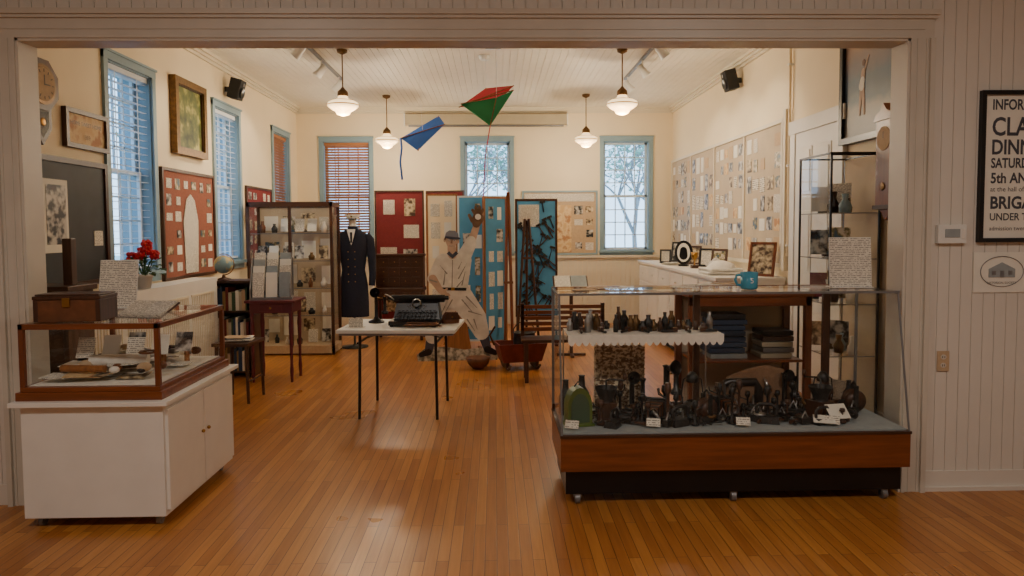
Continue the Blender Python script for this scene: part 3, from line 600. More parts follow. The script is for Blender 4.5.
for r in range(4):
    for k in range(10): x=-.155+k*.032+r*.006; y=-.145+r*.034; z=.06+r*.018; b.cyl((x,y,z),(x,y,z+.005),.011,m=m_iron,n=10); b.cyl((x,y,.045),(x,y,z),.003,m=m_iron,n=6); b.cyl((x,y,z+.005),(x,y,z+.006),.009,m=m_black,n=10)
b.box(-.1,.1,-.155,-.145,.05,.06,m_black)
b.cyl((-.22,.08,.21),(.22,.08,.21),.024,m=m_blackm,n=18); b.cyl((-.25,.08,.21),(-.22,.08,.21),.018,m=m_black,n=14); b.cyl((.22,.08,.21),(.25,.08,.21),.018,m=m_black,n=14)
b.box(-.21,.21,.1,.14,.17,.21,m_iron); b.tube([(-.2,.06,.2),(-.24,.0,.24),(-.25,-.04,.25)],.005,m_steel,8)
b.lathe([(.03,0),(.04,.01),(.03,.02)],m_steel,n=18,X=T(0,-.0,.17)@RX(70))
for k in range(12): a=math.radians(200+k*12.7); b.tube([(0,.03,.17),(.09*math.cos(a),-.0,.17+.09*math.sin(a)*.6)],.002,m_steel,5)
for sx in (-.18,.18):
    for sy in (-.14,.14): b.cyl((sx,sy,0),(sx,sy,.014),.014,m=m_blackm,n=10)
b.done()
b=B('candlestick_telephone',T(-1.07,6.3,tz)@SC(1.1)); b.lathe([(.001,0),(.065,0),(.065,.012),(.025,.03),(.014,.05),(.014,.24),(.02,.25),(.001,.255)],m_black); b.lathe([(.012,0),(.016,.02),(.04,.06)],m_black,n=18,X=T(0,-.01,.24)@RX(80)); b.lathe([(.025,0),(.03,.02),(.013,.03),(.012,.12),(.02,.14)],m_black,n=14,X=T(.07,0,.07)); b.tube([(.01,0,.2),(.06,0,.2),(.07,0,.21)],.004,m_brass,8); b.done()
b=B('leather_pouch',T(-.4,6.22,tz)@RZ(20)); b.loft([(0,0,0,.08,.05),(0,0,.03,.085,.055),(0,0,.07,.07,.04),(0,0,.1,.05,.015)],m_leather); b.poly([(-.07,.04),(.07,.04),(.05,.1),(-.05,.1)],-.058,-.05,m_dark); b.ball((0,-.06,.06),.008,m_brass); b.done()
b=B('printed_card',T(-1.2,6.0,tz+.001)); b.box(-.08,.08,-.05,.05,0,.002,m_textflat); b.box(-.06,.06,.01,.014,.0,.08,m_text,RX(-12)); b.done()
b=B('leather_strap_bundle',T(-.62,5.93,tz+.001)); b.tube([(.16*math.cos(k*.5)*(1-k*.01),.03*math.sin(k*.5),.012+k*.0015) for k in range(20)],.008,m_leather,8); b.done()

# ---------------------------------------------------------------- left side furniture
b=B('radiator_cover_shelf'); b.box(XL+.022,XL+.3,4.95,7.5,1.06,1.1,m_white); b.box(XL+.28,XL+.3,4.97,7.48,.05,1.06,m_white); b.box(XL+.022,XL+.28,4.97,4.99,0,1.06,m_white); b.box(XL+.022,XL+.28,7.46,7.48,0,1.06,m_white); b.box(XL+.28,XL+.3,4.97,7.48,0,.05,m_white)
for k in range(4):
    yy=5.05+k*.6; b.box(XL+.3,XL+.306,yy,yy+.54,.2,.22,m_bead); b.box(XL+.3,XL+.306,yy,yy+.54,.95,.97,m_bead)
    for j in range(13): b.box(XL+.3,XL+.306,yy+.01+j*.042,yy+.02+j*.042,.22,.95,m_bead)
b.done()
b=B('potted_geranium',T(-3.04,6.12,1.1)@SC(1.1)); b.lathe([(.001,0),(.05,0),(.065,.09),(.072,.09),(.072,.11),(.06,.11),(.001,.1)],m_terra)
for k in range(60):
    a=R.uniform(0,6.28); r=R.uniform(.02,.12); z=R.uniform(.12,.26); x=r*math.cos(a); y=r*math.sin(a)
    if k%3==0: b.tube([(0,0,.09),(x*.6,y*.6,z*.7),(x,y,z)],.003,m_leaf,6)
    b.add([(0,0,0),(.03,.015,.008),(.045,0,0),(.03,-.015,.008)],[(0,1,2),(0,2,3)],m_leaf,False,T(x,y,z-.03)@RZ(math.degrees(a))@RY(R.uniform(-30,30))@Matrix.Scale(1.3,4))
for k in range(11):
    a=k*.8; r=R.uniform(.02,.09); c=(r*math.cos(a),r*math.sin(a),R.uniform(.22,.36)); b.tube([(0,0,.1),c],.003,m_leaf,6)
    for j in range(14): v=Vector((R.gauss(0,1),R.gauss(0,1),R.gauss(0,1))).normalized()*.03; b.ball((c[0]+v.x,c[1]+v.y,c[2]+v.z),.015,m_petal,6)
b.done()
b=B('bookcase',T(-2.93,7.74,0)); w=.3; d=.15
b.box(-w,-w+.02,-d,d,0,1.03,m_dark); b.box(w-.02,w,-d,d,0,1.03,m_dark); b.box(-w-.01,w+.01,-d-.01,d,1.03,1.055,m_darkx); b.box(-w,w,d-.01,d,0,1.03,m_dark)
for z in (.05,.38,.71): b.box(-w+.02,w-.02,-d,d-.01,z,z+.02,m_darkx)
for z in (.07,.4,.73):
    x=-w+.025
    while x<w-.06:
        t=R.uniform(.018,.04); h=R.uniform(.19,.27); b.box(x,x+t-.002,-d+.005,d-.04,z,z+h,R.choice(m_bcl+[m_tan,m_paper])); x+=t
b.done()
b=B('desk_globe',T(-2.96,7.70,1.056)); b.lathe([(.001,0),(.08,0),(.08,.012),(.02,.03),(.012,.06)],m_dark); b.ball((0,0,.17),.1,m_globe,24); b.tube([(.115*math.cos(math.radians(a)),0,.17+.115*math.sin(math.radians(a))) for a in range(-70,111,15)],.005,m_brass,8); b.tube([(0,0,.05),(.04,0,.062)],.006,m_brass,8); b.done()
b=B('small_bench',T(-2.42,6.62,0)@RZ(-4)); b.box(-.17,.17,-.2,.2,.53,.56,m_dark); 
for sx in (-.14,.14):
    for sy in (-.16,.16): b.tube([(sx,sy,.53),(sx*1.1,sy*1.1,0)],[.018,.014],m_dark,8)
    b.tube([(sx*1.05,-.17,.2),(sx*1.05,.17,.2)],.009,m_dark,8)
b.done()
b=B('pamphlet_stack',T(-2.42,6.62,.561)); 
for k in range(6): b.cb((R.uniform(-.03,.03),R.uniform(-.05,.05),.004+k*.006),(.22,.16,.005),R.choice([m_textflat,m_paper,m_bcl[1],m_tan]),RZ(R.uniform(-15,15)))
b.done()
TX,TY=-2.34,7.5
b=B('burgundy_side_table',T(TX,TY,0)); b.box(-.26,.26,-.22,.22,.84,.865,m_burg); b.box(-.22,.22,-.18,.18,.73,.84,m_burg); b.box(-.12,.12,-.186,-.18,.75,.82,m_burg); b.ball((0,-.195,.785),.012,m_brass)
for sx in (-.2,.2):
    for sy in (-.16,.16): b.lathe([(.022,.73),(.018,.66),(.024,.6),(.018,.4),(.014,.2),(.02,.12),(.012,0)],m_burg,(sx,sy,0),12)
b.done(.003)
b=B('pamphlet_rack',T(TX-.03,TY,.866)@RZ(12)@SC(1.2))
b.box(-.17,.17,-.12,.14,0,.02,m_grey); b.box(-.17,.17,.12,.14,0,.36,m_grey)
for s in (-.17,.16): b.poly([(-.12,0),(.14,0),(.14,.36),(.08,.36),(-.12,.1)],0,.01,m_grey,T(s,0,0)@RZ(90))
for k in range(4):
    for j in range(3): b.cb((-.11+j*.11,-.09+k*.055,.13+.07*k*.8),(.095,.006,.22),[m_text,m_paper,m_grcloth][(j+k)%3],RX(-14))
for j in range(3): b.cb((-.11+j*.11,-.105,.07),(.095,.004,.1),[m_grcloth,m_pbl,m_photo3][j],RX(-14))
b.done()
b=B('glazed_display_cabinet',T(-2.595,9.15,0)); w=.54;d=.22;h=1.95
for sx in (-w,w-.035):
    for sy in (-d,d-.035): b.box(sx,sx+.035,sy,sy+.035,0,h,m_dark)
b.box(-w,w,-d,d,0.02,.12,m_tan); b.box(-w,w,-d,-d+.03,h-.06,h,m_darkx); b.box(-w,w,d-.03,d,h-.06,h,m_darkx); b.box(-w,-w+.03,-d,d,h-.06,h,m_dark); b.box(w-.03,w,-d,d,h-.06,h,m_dark); b.box(-.018,.018,-d,-d+.03,.1,h-.06,m_dark)
b.box(-w+.03,w-.03,d-.012,d-.006,.12,h-.06,m_dboard)
def cq(ps): b.add(ps,[(0,1,2,3)],m_glass)
cq([(-w+.03,-d+.012,.12),(w-.03,-d+.012,.12),(w-.03,-d+.012,h-.06),(-w+.03,-d+.012,h-.06)]); cq([(-w,-d,h),(w,-d,h),(w,d,h),(-w,d,h)])
for xx in (-w+.012,w-.012): cq([(xx,-d+.03,.12),(xx,d-.03,.12),(xx,d-.03,h-.06),(xx,-d+.03,h-.06)])
for z in (.5,.85,1.2,1.55): cq([(-w+.03,-d+.04,z),(w-.03,-d+.04,z),(w-.03,d-.02,z),(-w+.03,d-.02,z)]); b.box(-w+.03,w-.03,-d+.036,-d+.042,z-.006,z+.004,m_grey)
cards(b,-w+.06,w-.06,.15,h-.1,4,5,[m_text,m_photo2,m_photo3,m_paper,m_paper],d-.016,skip=.05)
for z in (.12,.508,.858,1.208,1.558):
    for k in range(6):
        x=-w+.12+k*.16; r=R.uniform(.02,.04); hh=R.uniform(.06,.16)
        if R.random()<.5: b.lathe([(.001,0),(r,0),(r*1.2,hh*.5),(r*.5,hh*.8),(r*.6,hh),(.001,hh)],R.choice([m_leather,m_dbrass,m_terra,m_iron,m_iron,m_black]),(x,R.uniform(-.1,.06),z),12)
        else: b.cb((x,R.uniform(-.05,.05),z+.1),(.12,.004,.17),R.choice([m_text,m_paper,m_photo2,m_photo]),RX(-12))
b.done()
b=B('mannequin_in_navy_uniform',T(-1.91,9.5,0))
b.lathe([(.001,0),(.18,0),(.18,.015),(.03,.03),(.015,.05),(.015,.5)],m_iron)
b.loft([(0,0,.42,.2,.13),(0,0,.6,.2,.135),(0,0,.85,.19,.135),(0,0,1.05,.155,.115),(0,0,1.2,.175,.125),(0,0,1.38,.21,.13),(0,0,1.5,.215,.11),(0,0,1.56,.16,.09),(0,0,1.6,.075,.07),(0,0,1.64,.062,.06)],m_navy,24)
b.loft([(0,0,1.62,.05,.05),(0,0,1.70,.045,.045),(0,0,1.73,.048,.048),(0,0,1.74,.02,.02)],m_cloth,18)
for s in (-1,1):
    b.tube([(s*.17,0,1.52),(s*.22,0,1.45),(s*.25,-.01,1.2),(s*.26,-.03,1.0),(s*.25,-.05,.84)],[.06,.066,.055,.046,.042],m_navy,14)
    b.tube([(s*.25,-.05,.845),(s*.248,-.06,.80)],[.03,.026],m_cloth,10)
    for k in range(5): b.ball((s*.045,-.128-.004*math.sin(k),1.30-k*.1),.008,m_brass,8)
b.poly([(-.06,1.6),(0,1.38),(.06,1.6)],-.128,-.12,m_cloth); b.poly([(-.015,1.56),(.015,1.56),(.012,1.42),(-.012,1.42)],-.131,-.128,m_black); b.poly([(-.08,1.6),(-.06,1.6),(0,1.36),(-.03,1.36)],-.134,-.128,m_navy); b.poly([(.08,1.6),(.06,1.6),(0,1.36),(.03,1.36)],-.134,-.128,m_navy)
b.done()
b=B('peaked_cap',T(-1.91,9.5,1.735)); b.loft([(0,0,0,.08,.09),(0,0,.03,.085,.095),(0,0,.05,.11,.115),(0,0,.06,.10,.11)],m_cloth); b.loft([(0,-.08,.0,.07,.05),(0,-.085,.008,.07,.05)],m_black); b.ball((0,-.1,.035),.012,m_brass,8); b.done()

# ---------------------------------------------------------------- centre displays
def panel(name,M,w,z0,h,mp,mf,cd,ny,nx,feet=True,dbl=False):
    b=B(name,M); b.box(-w/2,w/2,-.015,.015,z0,h,mp); frame(b,-w/2-.015,w/2+.015,z0-.01,h+.015,.025,-.022,.022,mf)
    if feet:
        for s in (-1,1): b.box(s*w/2-.02 if s>0 else -w/2-.0,s*w/2 if s>0 else -w/2+.02,-.02,.02,0,z0,mf); b.box(s*(w/2-.01)-.02,s*(w/2-.01)+.02,-.18,.18,0,.03,mf)
    cards(b,-w/2+.03,w/2-.03,z0+.1,h-.05,nx,ny,cd,-.015,skip=.14,fill=.76); return b
b=panel('red_display_panel',T(-1.45,10.75,0),.72,.15,2.17,m_red,m_dark,[m_text,m_photo,m_photo2,m_paper],5,2); b.done()
b=panel('red_display_panel',T(-.76,10.85,0)@RZ(-12),.58,.15,2.17,m_red,m_dark,[m_text,m_photo,m_photo2],5,2); b.done()
b=panel('cream_display_panel',T(-.72,9.6,0)@RZ(6),.4,.15,2.06,m_wall,m_oak,[m_text,m_paper,m_photo,m_text],6,2); b.done()
b=panel('blue_display_panel',T(-.3,9.35,0)@RZ(-4),.36,.1,2.02,m_pbl,m_sash,[m_photo3,m_photo,m_text,m_paper],5,2); b.done()
b=panel('blue_display_panel',T(.0,9.25,0)@RZ(30),.32,.1,2.0,m_pbl,m_oak,[m_text,m_photo,m_paper],6,2); b.done()
b=B('blue_tool_display_panel',T(.57,9.6,0)@RZ(-3)); b.box(-.27,.27,-.015,.015,.4,1.98,m_pbl); frame(b,-.29,.29,.38,2.0,.03,-.025,.025,m_dark)
for s in (-.28,.26): b.box(s,s+.02,-.02,.02,0,.4,m_dark); b.box(s-.01,s+.03,-.2,.2,0,.03,m_dark)
b.box(-.24,.04,-.02,-.015,1.62,1.92,m_text)
for k in range(44):
    x=R.uniform(-.22,.22); z=R.uniform(.5,1.6) if x<.08 else R.uniform(.5,1.9); l=R.uniform(.06,.13); A=T(x,-.035,z)@RY(R.uniform(-60,60))
    b.tube([(0,0,-l),(0,0,l)],[.009,.006],R.choice([m_black,m_dark]),8,A); b.box(-.035,.035,-.01,.01,l-.015,l+.015,m_iron,A); b.cyl((0,0,0),(0,.022,0),.004,m=m_steel,n=6,X=A)
b.done()
b=B('antique_writing_desk',T(-1.38,10.2,0)); 
b.box(-.36,.36,-.2,.2,.7,.75,m_darkx); 
for sx in (-.34,.30):
    for sy in (-.19,.15): b.box(sx,sx+.04,sy,sy+.04,0,.7,m_dark)
b.box(-.34,.34,-.19,.17,.58,.7,m_darkx); b.box(-.34,-.06,-.2,-.19,.6,.69,m_dark); b.box(.06,.34,-.2,-.19,.6,.69,m_dark); b.ball((-.2,-.21,.645),.012,m_brass); b.ball((.2,-.21,.645),.012,m_brass)
b.box(-.34,.34,.02,.19,.75,1.2,m_dark); b.box(-.36,.36,.0,.2,1.2,1.235,m_darkx)
for i in range(4):
    for j in range(3): b.box(-.31+i*.158,-.17+i*.158,.012,.02,.78+j*.14,.9+j*.14,m_darkx); b.ball((-.24+i*.158,.008,.84+j*.14),.008,m_brass,8)
b.done(.003)

# baseball player life-size cut-out (flat printed standee)
M=T(-.42,8.45,0)@RZ(3); b=B('baseball_player_cutout',M)
def layer(pts,k,m): b.poly(pts,-.004-.0022*k,.006,m)
m_socks=mat('sock_print',C(60,62,76),.6); m_cap=mat('cap_print',C(120,122,132),.6); m_turf=twotone('turf_print',C(110,106,90),C(200,194,176),16,.6,.4,.6)
m_shade=mat('skin_shadow_print',C(140,104,84),.6)
layer([(-.52,0),(.44,0),(.46,.09),(.3,.16),(.05,.13),(-.2,.17),(-.44,.15),(-.53,.08)],0,m_turf)
layer(cap((-.14,.80,.15),(-.26,.47,.12)),1,m_uni); layer(cap((-.26,.47,.12),(-.34,.3,.09)),2,m_uni); layer(cap((-.345,.32,.065),(-.39,.13,.048)),1,m_socks); layer(cap((-.39,.11,.04),(-.48,.08,.03)),2,m_black)
layer(cap((-.02,.80,.155),(.18,.52,.13)),3,m_uni); layer(cap((.18,.52,.13),(.25,.34,.092)),4,m_uni); layer(cap((.255,.36,.068),(.32,.15,.048)),2,m_socks); layer(cap((.32,.13,.042),(.41,.09,.032)),3,m_black)
for (a,c) in (((.02,.74),(.15,.58)),((.07,.78),(.2,.64)),((.16,.5),(.2,.38)),((-.16,.72),(-.25,.54)),((-.1,.74),(-.18,.6)),((.1,.6),(.26,.55)),((.08,.5),(.17,.36)),((-.2,.46),(-.3,.36))): layer(cap((a[0],a[1],.009),(c[0],c[1],.003)),5,m_unish)
layer(hull(cap((-.09,.80,.165),(-.1,1.0,.155))+cap((-.2,1.2,.1),(.04,1.22,.1))),5,m_uni)
layer([(-.25,.86),(.07,.85),(.075,.885),(-.25,.895)],6,m_black); layer([(-.11,.855),(-.07,.855),(-.07,.892),(-.11,.892)],7,m_brass)
layer(cap((-.10,.9,.005),(-.09,1.22,.005)),6,m_unish)
for (a,c) in (((.02,.92),(.06,1.08)),((-.2,.93),(-.18,1.08)),((-.02,1.0),(.08,1.18)),((-.16,1.06),(-.24,1.16)),((-.04,.9),(.03,.98)),((-.02,1.12),(.02,1.2))): layer(cap((a[0],a[1],.008),(c[0],c[1],.003)),6,m_unish)
layer(cap((-.22,1.2,.085),(-.33,1.0,.065)),6,m_uni); layer(cap((-.33,1.0,.05),(-.24,.86,.036)),7,m_skin); layer(cap((-.36,.985,.01),(-.28,.96,.008)),8,m_unish)
layer(cap((-.24,.86,.034),(-.2,.83,.036)),8,m_skin)
for i,a in enumerate((-75,-55,-35,-15)): 
    t=math.radians(a); L=[.06,.068,.065,.052][i]; p=(-.19+.02*math.cos(t),.83+.03*math.sin(t)); q1=(p[0]+L*.55*math.cos(t),p[1]+L*.55*math.sin(t)); q2=(q1[0]+L*.45*math.cos(t-.6),q1[1]+L*.45*math.sin(t-.6)); layer(cap((p[0],p[1],.011),(q1[0],q1[1],.010)),9,m_skin); layer(cap((q1[0],q1[1],.010),(q2[0],q2[1],.008)),9,m_skin)
layer(cap((-.21,.85,.011),(-.16,.875,.01)),10,m_skin)
layer(cap((.03,1.23,.09),(.13,1.42,.07)),6,m_uni); layer(cap((.13,1.42,.05),(.2,1.62,.04)),7,m_skin); layer(cap((.12,1.4,.064),(.135,1.45,.06)),8,m_uni)
layer(cap((.2,1.66,.05),(.22,1.72,.07)),8,m_glove)
for i,a in enumerate((125,102,80,58)):
    t=math.radians(a); p=(.22+.04*math.cos(t),1.73+.04*math.sin(t)); L=[.07,.085,.085,.07][i]; layer(cap((p[0],p[1],.024),(p[0]+L*math.cos(t),p[1]+L*math.sin(t),.018)),9,m_glove)
layer(cap((.15,1.69,.022),(.115,1.76,.018)),10,m_glove); layer(ell(.22,1.74,.036,.036),11,m_paper)
layer(cap((-.09,1.29,.055),(-.1,1.37,.05)),6,m_skin); layer([(-.16,1.3),(-.09,1.24),(-.02,1.3),(-.05,1.33),(-.09,1.29),(-.13,1.33)],7,m_socks)
hd=lambda x,z:(-.1+x*math.cos(-.12)-z*math.sin(-.12),1.46+x*math.sin(-.12)+z*math.cos(-.12))
def hl(pts,k,m): layer([hd(*p) for p in pts],k,m)
hl(hull([(round(p[0],4),round(p[1],4)) for p in ell(0,.02,.08,.09)]+[(round(p[0],4),round(p[1],4)) for p in ell(.005,-.07,.045,.04)]),8,m_skin)
hl(ell(-.082,-.005,.014,.026),8,m_skin); hl(ell(.082,-.005,.012,.024),8,m_skin)
for s in (-.03,.034): hl(ell(s,.002,.014,.007),9,m_paper); hl(ell(s,.002,.006,.006),10,m_black); hl([(s-.018,.02),(s+.018,.022),(s+.016,.027),(s-.016,.026)],9,m_dark)
hl([(-.002,0),(.008,0),(.016,-.036),(-.008,-.036)],9,m_shade); hl([(-.026,-.062),(.03,-.062),(.02,-.074),(-.014,-.074)],9,m_shade); hl([(-.02,-.065),(.024,-.065),(.018,-.069),(-.012,-.069)],10,m_paper)
hl([(-.085,.03),(-.075,.085),(-.04,.115),(.03,.118),(.07,.09),(.083,.035)],10,m_cap); hl([(-.08,.042),(-.07,.02),(.0,.012),(.09,.02),(.11,.034),(.083,.045)],11,m_socks); hl([(-.085,.03),(-.07,.03),(-.072,-.01),(-.086,0)],9,m_dark)
b.poly([(-.2,0),(.15,0),(.0,.9),(-.08,.9)],.01,.014,m_oak); b.box(-.2,.15,.006,.28,0,.01,m_oak); b.poly([(0,0),(.26,0),(0,.6)],-.006,.006,m_oak,T(-.03,.014,0)@RZ(90))
b.done()
b=B('wooden_easel',T(.42,9.05,0))
b.tube([(-.03,0,1.72),(-.15,-.12,0)],.017,m_dark,8); b.tube([(.02,0,1.72),(.15,-.12,0)],.017,m_dark,8); b.tube([(0,.02,1.7),(.0,.36,0)],.017,m_dark,8); b.box(-.14,.14,-.12,-.07,.58,.61,m_darkx); b.box(-.08,.08,-.06,-.03,1.2,1.23,m_darkx); b.done()
b=B('wooden_skis',T(.17,8.8,0))
for s in (-1,1):
    b.tube([(s*.05,-.0,0),(s*.03,.05,1.0),(s*.015,.1,1.8),(s*.01,.08,1.98),(s*.01,.03,2.05)],[.018,.021,.02,.016,.01],m_cherryz,8)
b.box(-.06,.06,.02,.04,.9,.93,m_leather); b.done()
b=B('antique_wooden_wagon_box',T(.28,7.95,0)@RZ(12)); 
P=[(-.28,-.17),(.28,-.17),(.28,.17),(-.28,.17)]
for (a,c) in zip(P,P[1:]+P[:1]): b.add([(a[0]*.8,a[1]*.8,.1),(c[0]*.8,c[1]*.8,.1),(c[0],c[1],.3),(a[0],a[1],.3),(a[0]*.8*.92,a[1]*.8*.9,.1),(c[0]*.8*.92,c[1]*.8*.9,.1),(c[0]*.94,c[1]*.9,.3),(a[0]*.94,a[1]*.9,.3)],[(0,1,2,3),(4,5,6,7),(3,2,6,7)],m_rust)
b.box(-.22,.22,-.13,.13,.09,.11,m_rust)
for s in (-.17,.17): 
    b.tube([(s,-.24,.07),(s,-.15,.02),(s,0,.015),(s,.15,.02),(s,.24,.07)],.016,m_dark,8); b.box(s-.02,s+.02,-.12,.12,.02,.1,m_dark)
b.tube([(-.3,0,.28),(-.36,-.04,.4),(-.3,-.06,.5)],.012,m_dark,8); b.done()
b=B('cast_iron_pot',T(.33,7.97,.12)); b.lathe([(.001,0),(.08,0),(.12,.08),(.13,.2),(.12,.28),(.13,.29),(.11,.285),(.1,.1),(.001,.05)],m_iron); b.tube([(.13*math.cos(t*.393),0,.28+.13*math.sin(t*.393)) for t in range(9)],.006,m_iron,8); b.done()
b=B('wooden_bowl',T(-.2,7.95,0)); b.lathe([(.001,0),(.06,0),(.12,.06),(.14,.13),(.13,.13),(.11,.07),(.001,.02)],m_leather); b.done()
b=B('slanted_book_stand',T(.95,8.7,0)); b.box(-.02,.02,-.02,.02,.03,.85,m_dark); b.box(-.18,.18,-.02,.02,0,.03,m_dark); b.box(-.02,.02,-.18,.18,0,.03,m_dark); A=T(0,0,.95)@RX(38); b.box(-.22,.22,-.17,.17,-.1,-.08,m_dark,A); b.box(-.2,-.005,-.14,.14,-.08,-.05,m_textflat,A); b.box(.005,.2,-.14,.14,-.08,-.05,m_grcloth,A); b.done()
b=B('slatted_wooden_bench',T(.72,7.3,0)); 
b.box(-.45,.45,-.16,.16,.42,.45,m_darkx)
for sx in (-.42,.38):
    for sy in (-.15,.11): b.box(sx,sx+.04,sy,sy+.04,0,.42,m_dark)
for k in range(5): b.box(-.45,.45,.13,.15,.5+k*.06,.54+k*.06,m_cherry)
for sx in (-.45,.41): b.box(sx,sx+.04,.13,.17,.42,.80,m_dark)
b.done(.003)

# ---------------------------------------------------------------- right counter
b=B('white_cabinet_counter'); cx=2.27
b.box(cx,XR-.022,7.05,10.9,.08,1.05,m_white); b.box(cx+.05,XR-.022,7.07,10.88,0,.08,m_blackm); b.box(cx-.03,XR-.022,7.03,10.92,1.05,1.085,m_white)
for k in range(6):
    yy=7.08+k*.635; b.box(cx-.018,cx,yy,yy+.6,.12,.78,m_white); b.box(cx-.024,cx-.018,yy+.06,yy+.54,.2,.7,m_white); b.box(cx-.018,cx,yy,yy+.6,.81,1.02,m_white); b.ball((cx-.03,yy+.3,.915),.011,m_white); b.ball((cx-.03,yy+.55,.6),.011,m_white)
b.done(.003)
ct=1.086
def stframe(M,w,h,m,mf):
    b=B('standing_picture_frame',M); A=RX(-12)
    for (x0,x1,z0,z1) in ((-w/2,w/2,0,.025),(-w/2,w/2,h-.025,h),(-w/2,-w/2+.025,.025,h-.025),(w/2-.025,w/2,.025,h-.025)): b.box(x0,x1,-.012,.008,z0,z1,mf,A)
    b.box(-w/2+.01,w/2-.01,-.004,.004,.01,h-.01,m,A); b.done()
for (x,y,w,h,m,mf,a) in ((2.72,10.3,.25,.3,m_photo,m_black,-40),(2.74,9.6,.2,.26,m_photo2,m_dark,-40),(2.74,9.0,.2,.24,m_text,m_black,-35),(2.72,8.45,.2,.25,m_photo3,m_dark,-40),(2.76,7.2,.28,.36,m_photo2,m_cherryz,-45),(2.45,10.0,.16,.2,m_text,m_black,-20)):
    stframe(T(x,y,ct)@RZ(a),w,h,m,mf)
b=B('oval_silhouette_plaque',T(2.5,9.2,ct)@RZ(-30)); b.poly(ell(0,.18,.12,.16),-.01,.01,m_black); b.poly(ell(0,.18,.085,.125),-.014,-.01,m_paper); b.poly(cap((0,.14,.055),(0,.21,.045)),-.017,-.014,m_black); b.box(-.06,.06,-.04,.04,0,.025,m_black); b.done()
b=B('ceramic_teapot',T(2.58,8.1,ct)); b.lathe([(.001,0),(.05,0),(.085,.05),(.08,.1),(.04,.13),(.042,.135),(.02,.15),(.001,.152)],m_terra,n=24); b.ball((0,0,.16),.014,m_terra); b.tube([(-.075,0,.06),(-.12,0,.08),(-.15,0,.13)],[.018,.012,.009],m_terra,10); b.tube([(.075,0,.1),(.12,0,.1),(.125,0,.06),(.08,0,.04)],.007,m_terra,8); b.done()
b=B('folded_linens',T(2.47,7.6,ct)); 
for k in range(2): b.cb((R.uniform(-.02,.02),0,.02+k*.034),(.36,.4,.03),m_cloth,RZ(R.uniform(-5,5)))
b.loft([(0,0,.07,.16,.15),(0.02,0,.11,.13,.12),(0,.02,.14,.07,.07),(0,0,.15,.02,.02)],m_cloth); b.done(.012)
for (x,y) in ((2.5,8.7),(2.65,9.9)):
    b=B('small_trophy',T(x,y,ct)); b.box(-.04,.04,-.04,.04,0,.04,m_dark); b.lathe([(.015,.04),(.008,.07),(.012,.1),(.04,.14),(.045,.2),(.04,.2),(.03,.15),(.001,.12)],m_brass); b.done()
b=B('pamphlet_stack',T(2.45,9.6,ct)); 
for k in range(9): b.cb((R.uniform(-.04,.04),R.uniform(-.12,.12),.004+k*.003),(.2,.16,.003),R.choice([m_textflat,m_paper,m_tan]),RZ(R.uniform(-40,40)))
b.done()
b=B('tall_glass_cabinet'); x0,x1,y0,y1,h=2.54,2.93,5.25,5.8,2.16
for xx in (x0,x1-.014):
    for yy in (y0,y1-.014): b.box(xx,xx+.014,yy,yy+.014,0,h,m_black)
b.box(x0,x1,y0,y1,0,.12,m_black); frame(b,x0,x1,h-.025,h,.012,y0,y0+.014,m_black); b.box(x0,x0+.014,y0,y1,h-.014,h,m_black); b.box(x1-.014,x1,y0,y1,h-.014,h,m_black); b.box(x0,x1,y1-.014,y1,h-.014,h,m_black)
for z in (.6,1.0,1.35,1.7): cq([(x0+.02,y0+.02,z),(x1-.02,y0+.02,z),(x1-.02,y1-.02,z),(x0+.02,y1-.02,z)]); b.box(x0+.01,x0+.014,y0+.02,y1-.02,z-.004,z+.004,m_grey); b.box(x0+.02,x1-.02,y0+.01,y0+.014,z-.004,z+.004,m_grey)
cq([(x0+.008,y0+.02,.12),(x0+.008,y1-.02,.12),(x0+.008,y1-.02,h-.02),(x0+.008,y0+.02,h-.02)]); cq([(x0+.02,y0+.008,.12),(x1-.02,y0+.008,.12),(x1-.02,y0+.008,h-.02),(x0+.02,y0+.008,h-.02)])
b.box(x1-.014,x1-.006,y0+.02,y1-.02,.12,h-.02,m_dboard)
for z in (.12,.602,1.002,1.352,1.702):
    for k in range(5): r=R.uniform(.025,.04); hh=R.uniform(.08,.2); b.lathe([(.001,0),(r,0),(r*1.2,hh*.4),(r*.5,hh*.7),(r*.7,hh),(.001,hh)],R.choice([m_leather,m_dbrass,m_terra,m_iron,m_paper,m_blue,m_black,m_dark]),(x0+.1+R.uniform(0,.17),y0+.09+k*.095,z),14)
    b.cb((x0+.22,y0+.3,z+.13),(.18,.004,.22),[m_text,m_photo,m_pbl,m_photo2,m_photo3][int(z*3)%5],RZ(-50)); b.cb((x0+.12,y0+.42,z+.12),(.14,.004,.2),[m_paper,m_photo2,m_text,m_red,m_photo][int(z*3)%5],RZ(-20))
b.done()
